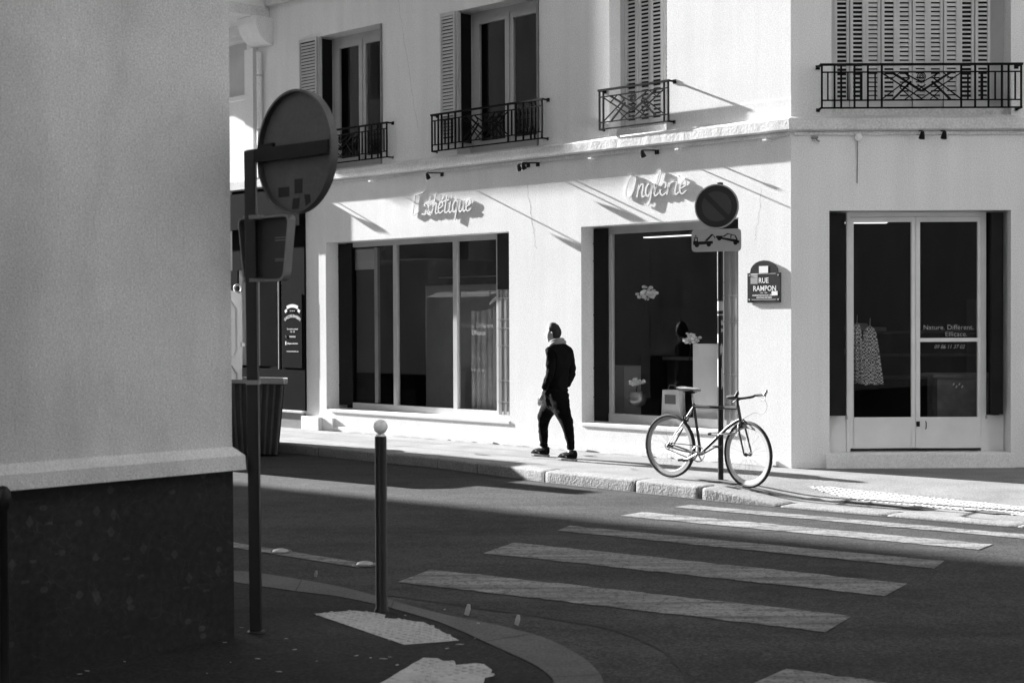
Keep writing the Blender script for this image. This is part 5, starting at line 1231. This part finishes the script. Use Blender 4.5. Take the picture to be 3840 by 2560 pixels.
# jacket
V, F = skin([J((TS+.04, 0, .82), .15), J((TS+.03, 0, .96), .15), J((TS-.0, 0, 1.24), (.165, .145)), J((TS-.02, 0, 1.37), (.13, .115)), J((TS+.03, 0, 1.44), .07),
   J((TS-.0, .135, 1.36), .078), J((TS-.02, .172, 1.12), .060), J((TS+.06, .17, .95), .052), J((TS+.105, .165, .865), .045),
   J((TS-.0, -.135, 1.36), .078), J((TS-.06, -.18, 1.12), .060), J((TS-.0, -.175, .96), .052), J((TS+.035, -.17, .90), .046)],
  [(0, 1), (1, 2), (2, 3), (3, 4), (3, 5), (5, 6), (6, 7), (7, 8), (3, 9), (9, 10), (10, 11), (11, 12)], 3)
g = MB(); g.add(rumple(V, .022), F); g.tube([ph(TS+.045+.12*cos(a*pi/10), .140*sin(a*pi/10), .865+.006*sin(a*2)) for a in range(20)], .022, 8, closed=True); g.build('jacket', M_cloth, pn, smooth=True, merge=False)
g = MB(); zc_ = ph(TS+.03, 0, 1.44)
for k, (r1, z_, o_) in enumerate(((.085, .02, 0), (.078, .05, .012))):
    g.tube([zc_+hd*(cos(a*pi/10)*r1*.95+o_-.01)+lf*sin(a*pi/10)*r1*1.05+ZV*(z_-.025*cos(a*pi/10)-.005) for a in range(20)], .026-.006*k, 8, closed=True)
g.build('hood', M_hood, pn, smooth=True, merge=False)
# trousers
V, F = skin([J((TS+.045, 0, .92), .15), J((TS+.07, 0, .775), .175), J((.12, -.085, .68), .122), J((.27, -.10, .50), .092), J((.275, -.10, .38), .068), J((.26, -.095, .16), .054), J((.262, -.095, .12), .052),
   J((-.19, .085, .68), .122), J((-.32, .095, .48), .090), J((-.35, .095, .36), .068), J((-.385, .09, .18), .052), J((-.385, .09, .13), .055)],
  [(0, 1), (1, 2), (2, 3), (3, 4), (4, 5), (5, 6), (1, 7), (7, 8), (8, 9), (9, 10), (10, 11)], 3)
g = MB(); g.add(rumple(V, .018, 12, 1.3), F); g.build('trousers', M_cloth2, pn, smooth=True, merge=False)
def shoe(s, l, z, pitchv):
    g = MB(); n = 14; vs = []
    for i in range(n+1):
        f = i/n; x = -.075+.29*f; wd = .036+.016*sin(pi*min(1, f*1.15))-.02*max(0, f-.85)/.15*1; hgt = .075*(1-f)**.8+.045 if f > .25 else .115
        if f > .92: hgt *= .7
        for a in range(10):
            an_ = 2*pi*a/10; y = cos(an_)*wd; zz = sin(an_); zz = hgt*.5*(1+zz)*1 if True else 0
            vs.append(ph(s+x, l+y*(1 if zz < hgt*.8 else .8), z+zz+.02))
    g.add(vs, [(i*10+a, (i+1)*10+a, (i+1)*10+(a+1) % 10, i*10+(a+1) % 10) for i in range(n) for a in range(10)]+[tuple(range(10)), tuple(n*10+a for a in range(10))])
    o = g.build('shoe', M_cloth, pn, smooth=True)
    g = MB(); pts = [(-.085, .0), (-.075, .036), (.02, .042), (.12, .052), (.19, .042), (.22, .0)]
    out = [ph(s+x, l+y, z) for x, y in pts]+[ph(s+x, l-y, z) for x, y in pts[-2:0:-1]]; g.slab(out, ZV*.028); g.build('sole', M_hood, o, bevel=.006)
    g = MB(); g.bar(ph(s+.03, l+.046, z+.05), ph(s+.11, l+.046, z+.075), .012, .006, lf); g.build('side_stripe', M_hood, o)
shoe(.265, -.095, .004, 0); shoe(-.385, .09, .004, 0)

# ================================================================== small street litter
for i, (x, y, s, l) in enumerate(((-.30, 9.62, .05, 'crushed pale paper cup lying in the gutter by the bollard'), (.02, 9.30, .045, 'small pale plastic bottle piece in the gutter puddle'), (-1.37, 10.35, .03, 'scrap of white paper on the near kerb'))):
    t = thing('litter', l, 'litter', (x, y, -.12 if i < 2 else .005)); z = -.12 if i < 2 else .005
    g = MB(); g.tube([Vector((x, y, z+.001)), Vector((x+s*.2, y, z+s*.8)), Vector((x+s*.3, y, z+s*1.4))], [s*.3, s*.34, s*.2], 7); g.build('scrap', M_signw, t)

rr = random.Random(21); g = MB()
for k in range(46):      # flecks of dust, leaves and paper on the near pavement
    x = rr.uniform(-2.4, -.2); y = rr.uniform(7.5, 9.2); s_ = rr.uniform(.004, .016)
    if (x+y)*R2 < 4.87+.02 and (x-y)*R2 < -7.05: continue
    a = rr.uniform(0, pi); g.slab([Vector((x+s_*cos(a+q)*e, y+s_*sin(a+q)*e*.6, .004)) for q, e in ((0, 1.6), (1.5, .5), (3.1, 1.4), (4.6, .6))], (0, 0, .002))
g.build('pavement_debris', M_signw, kind='stuff')
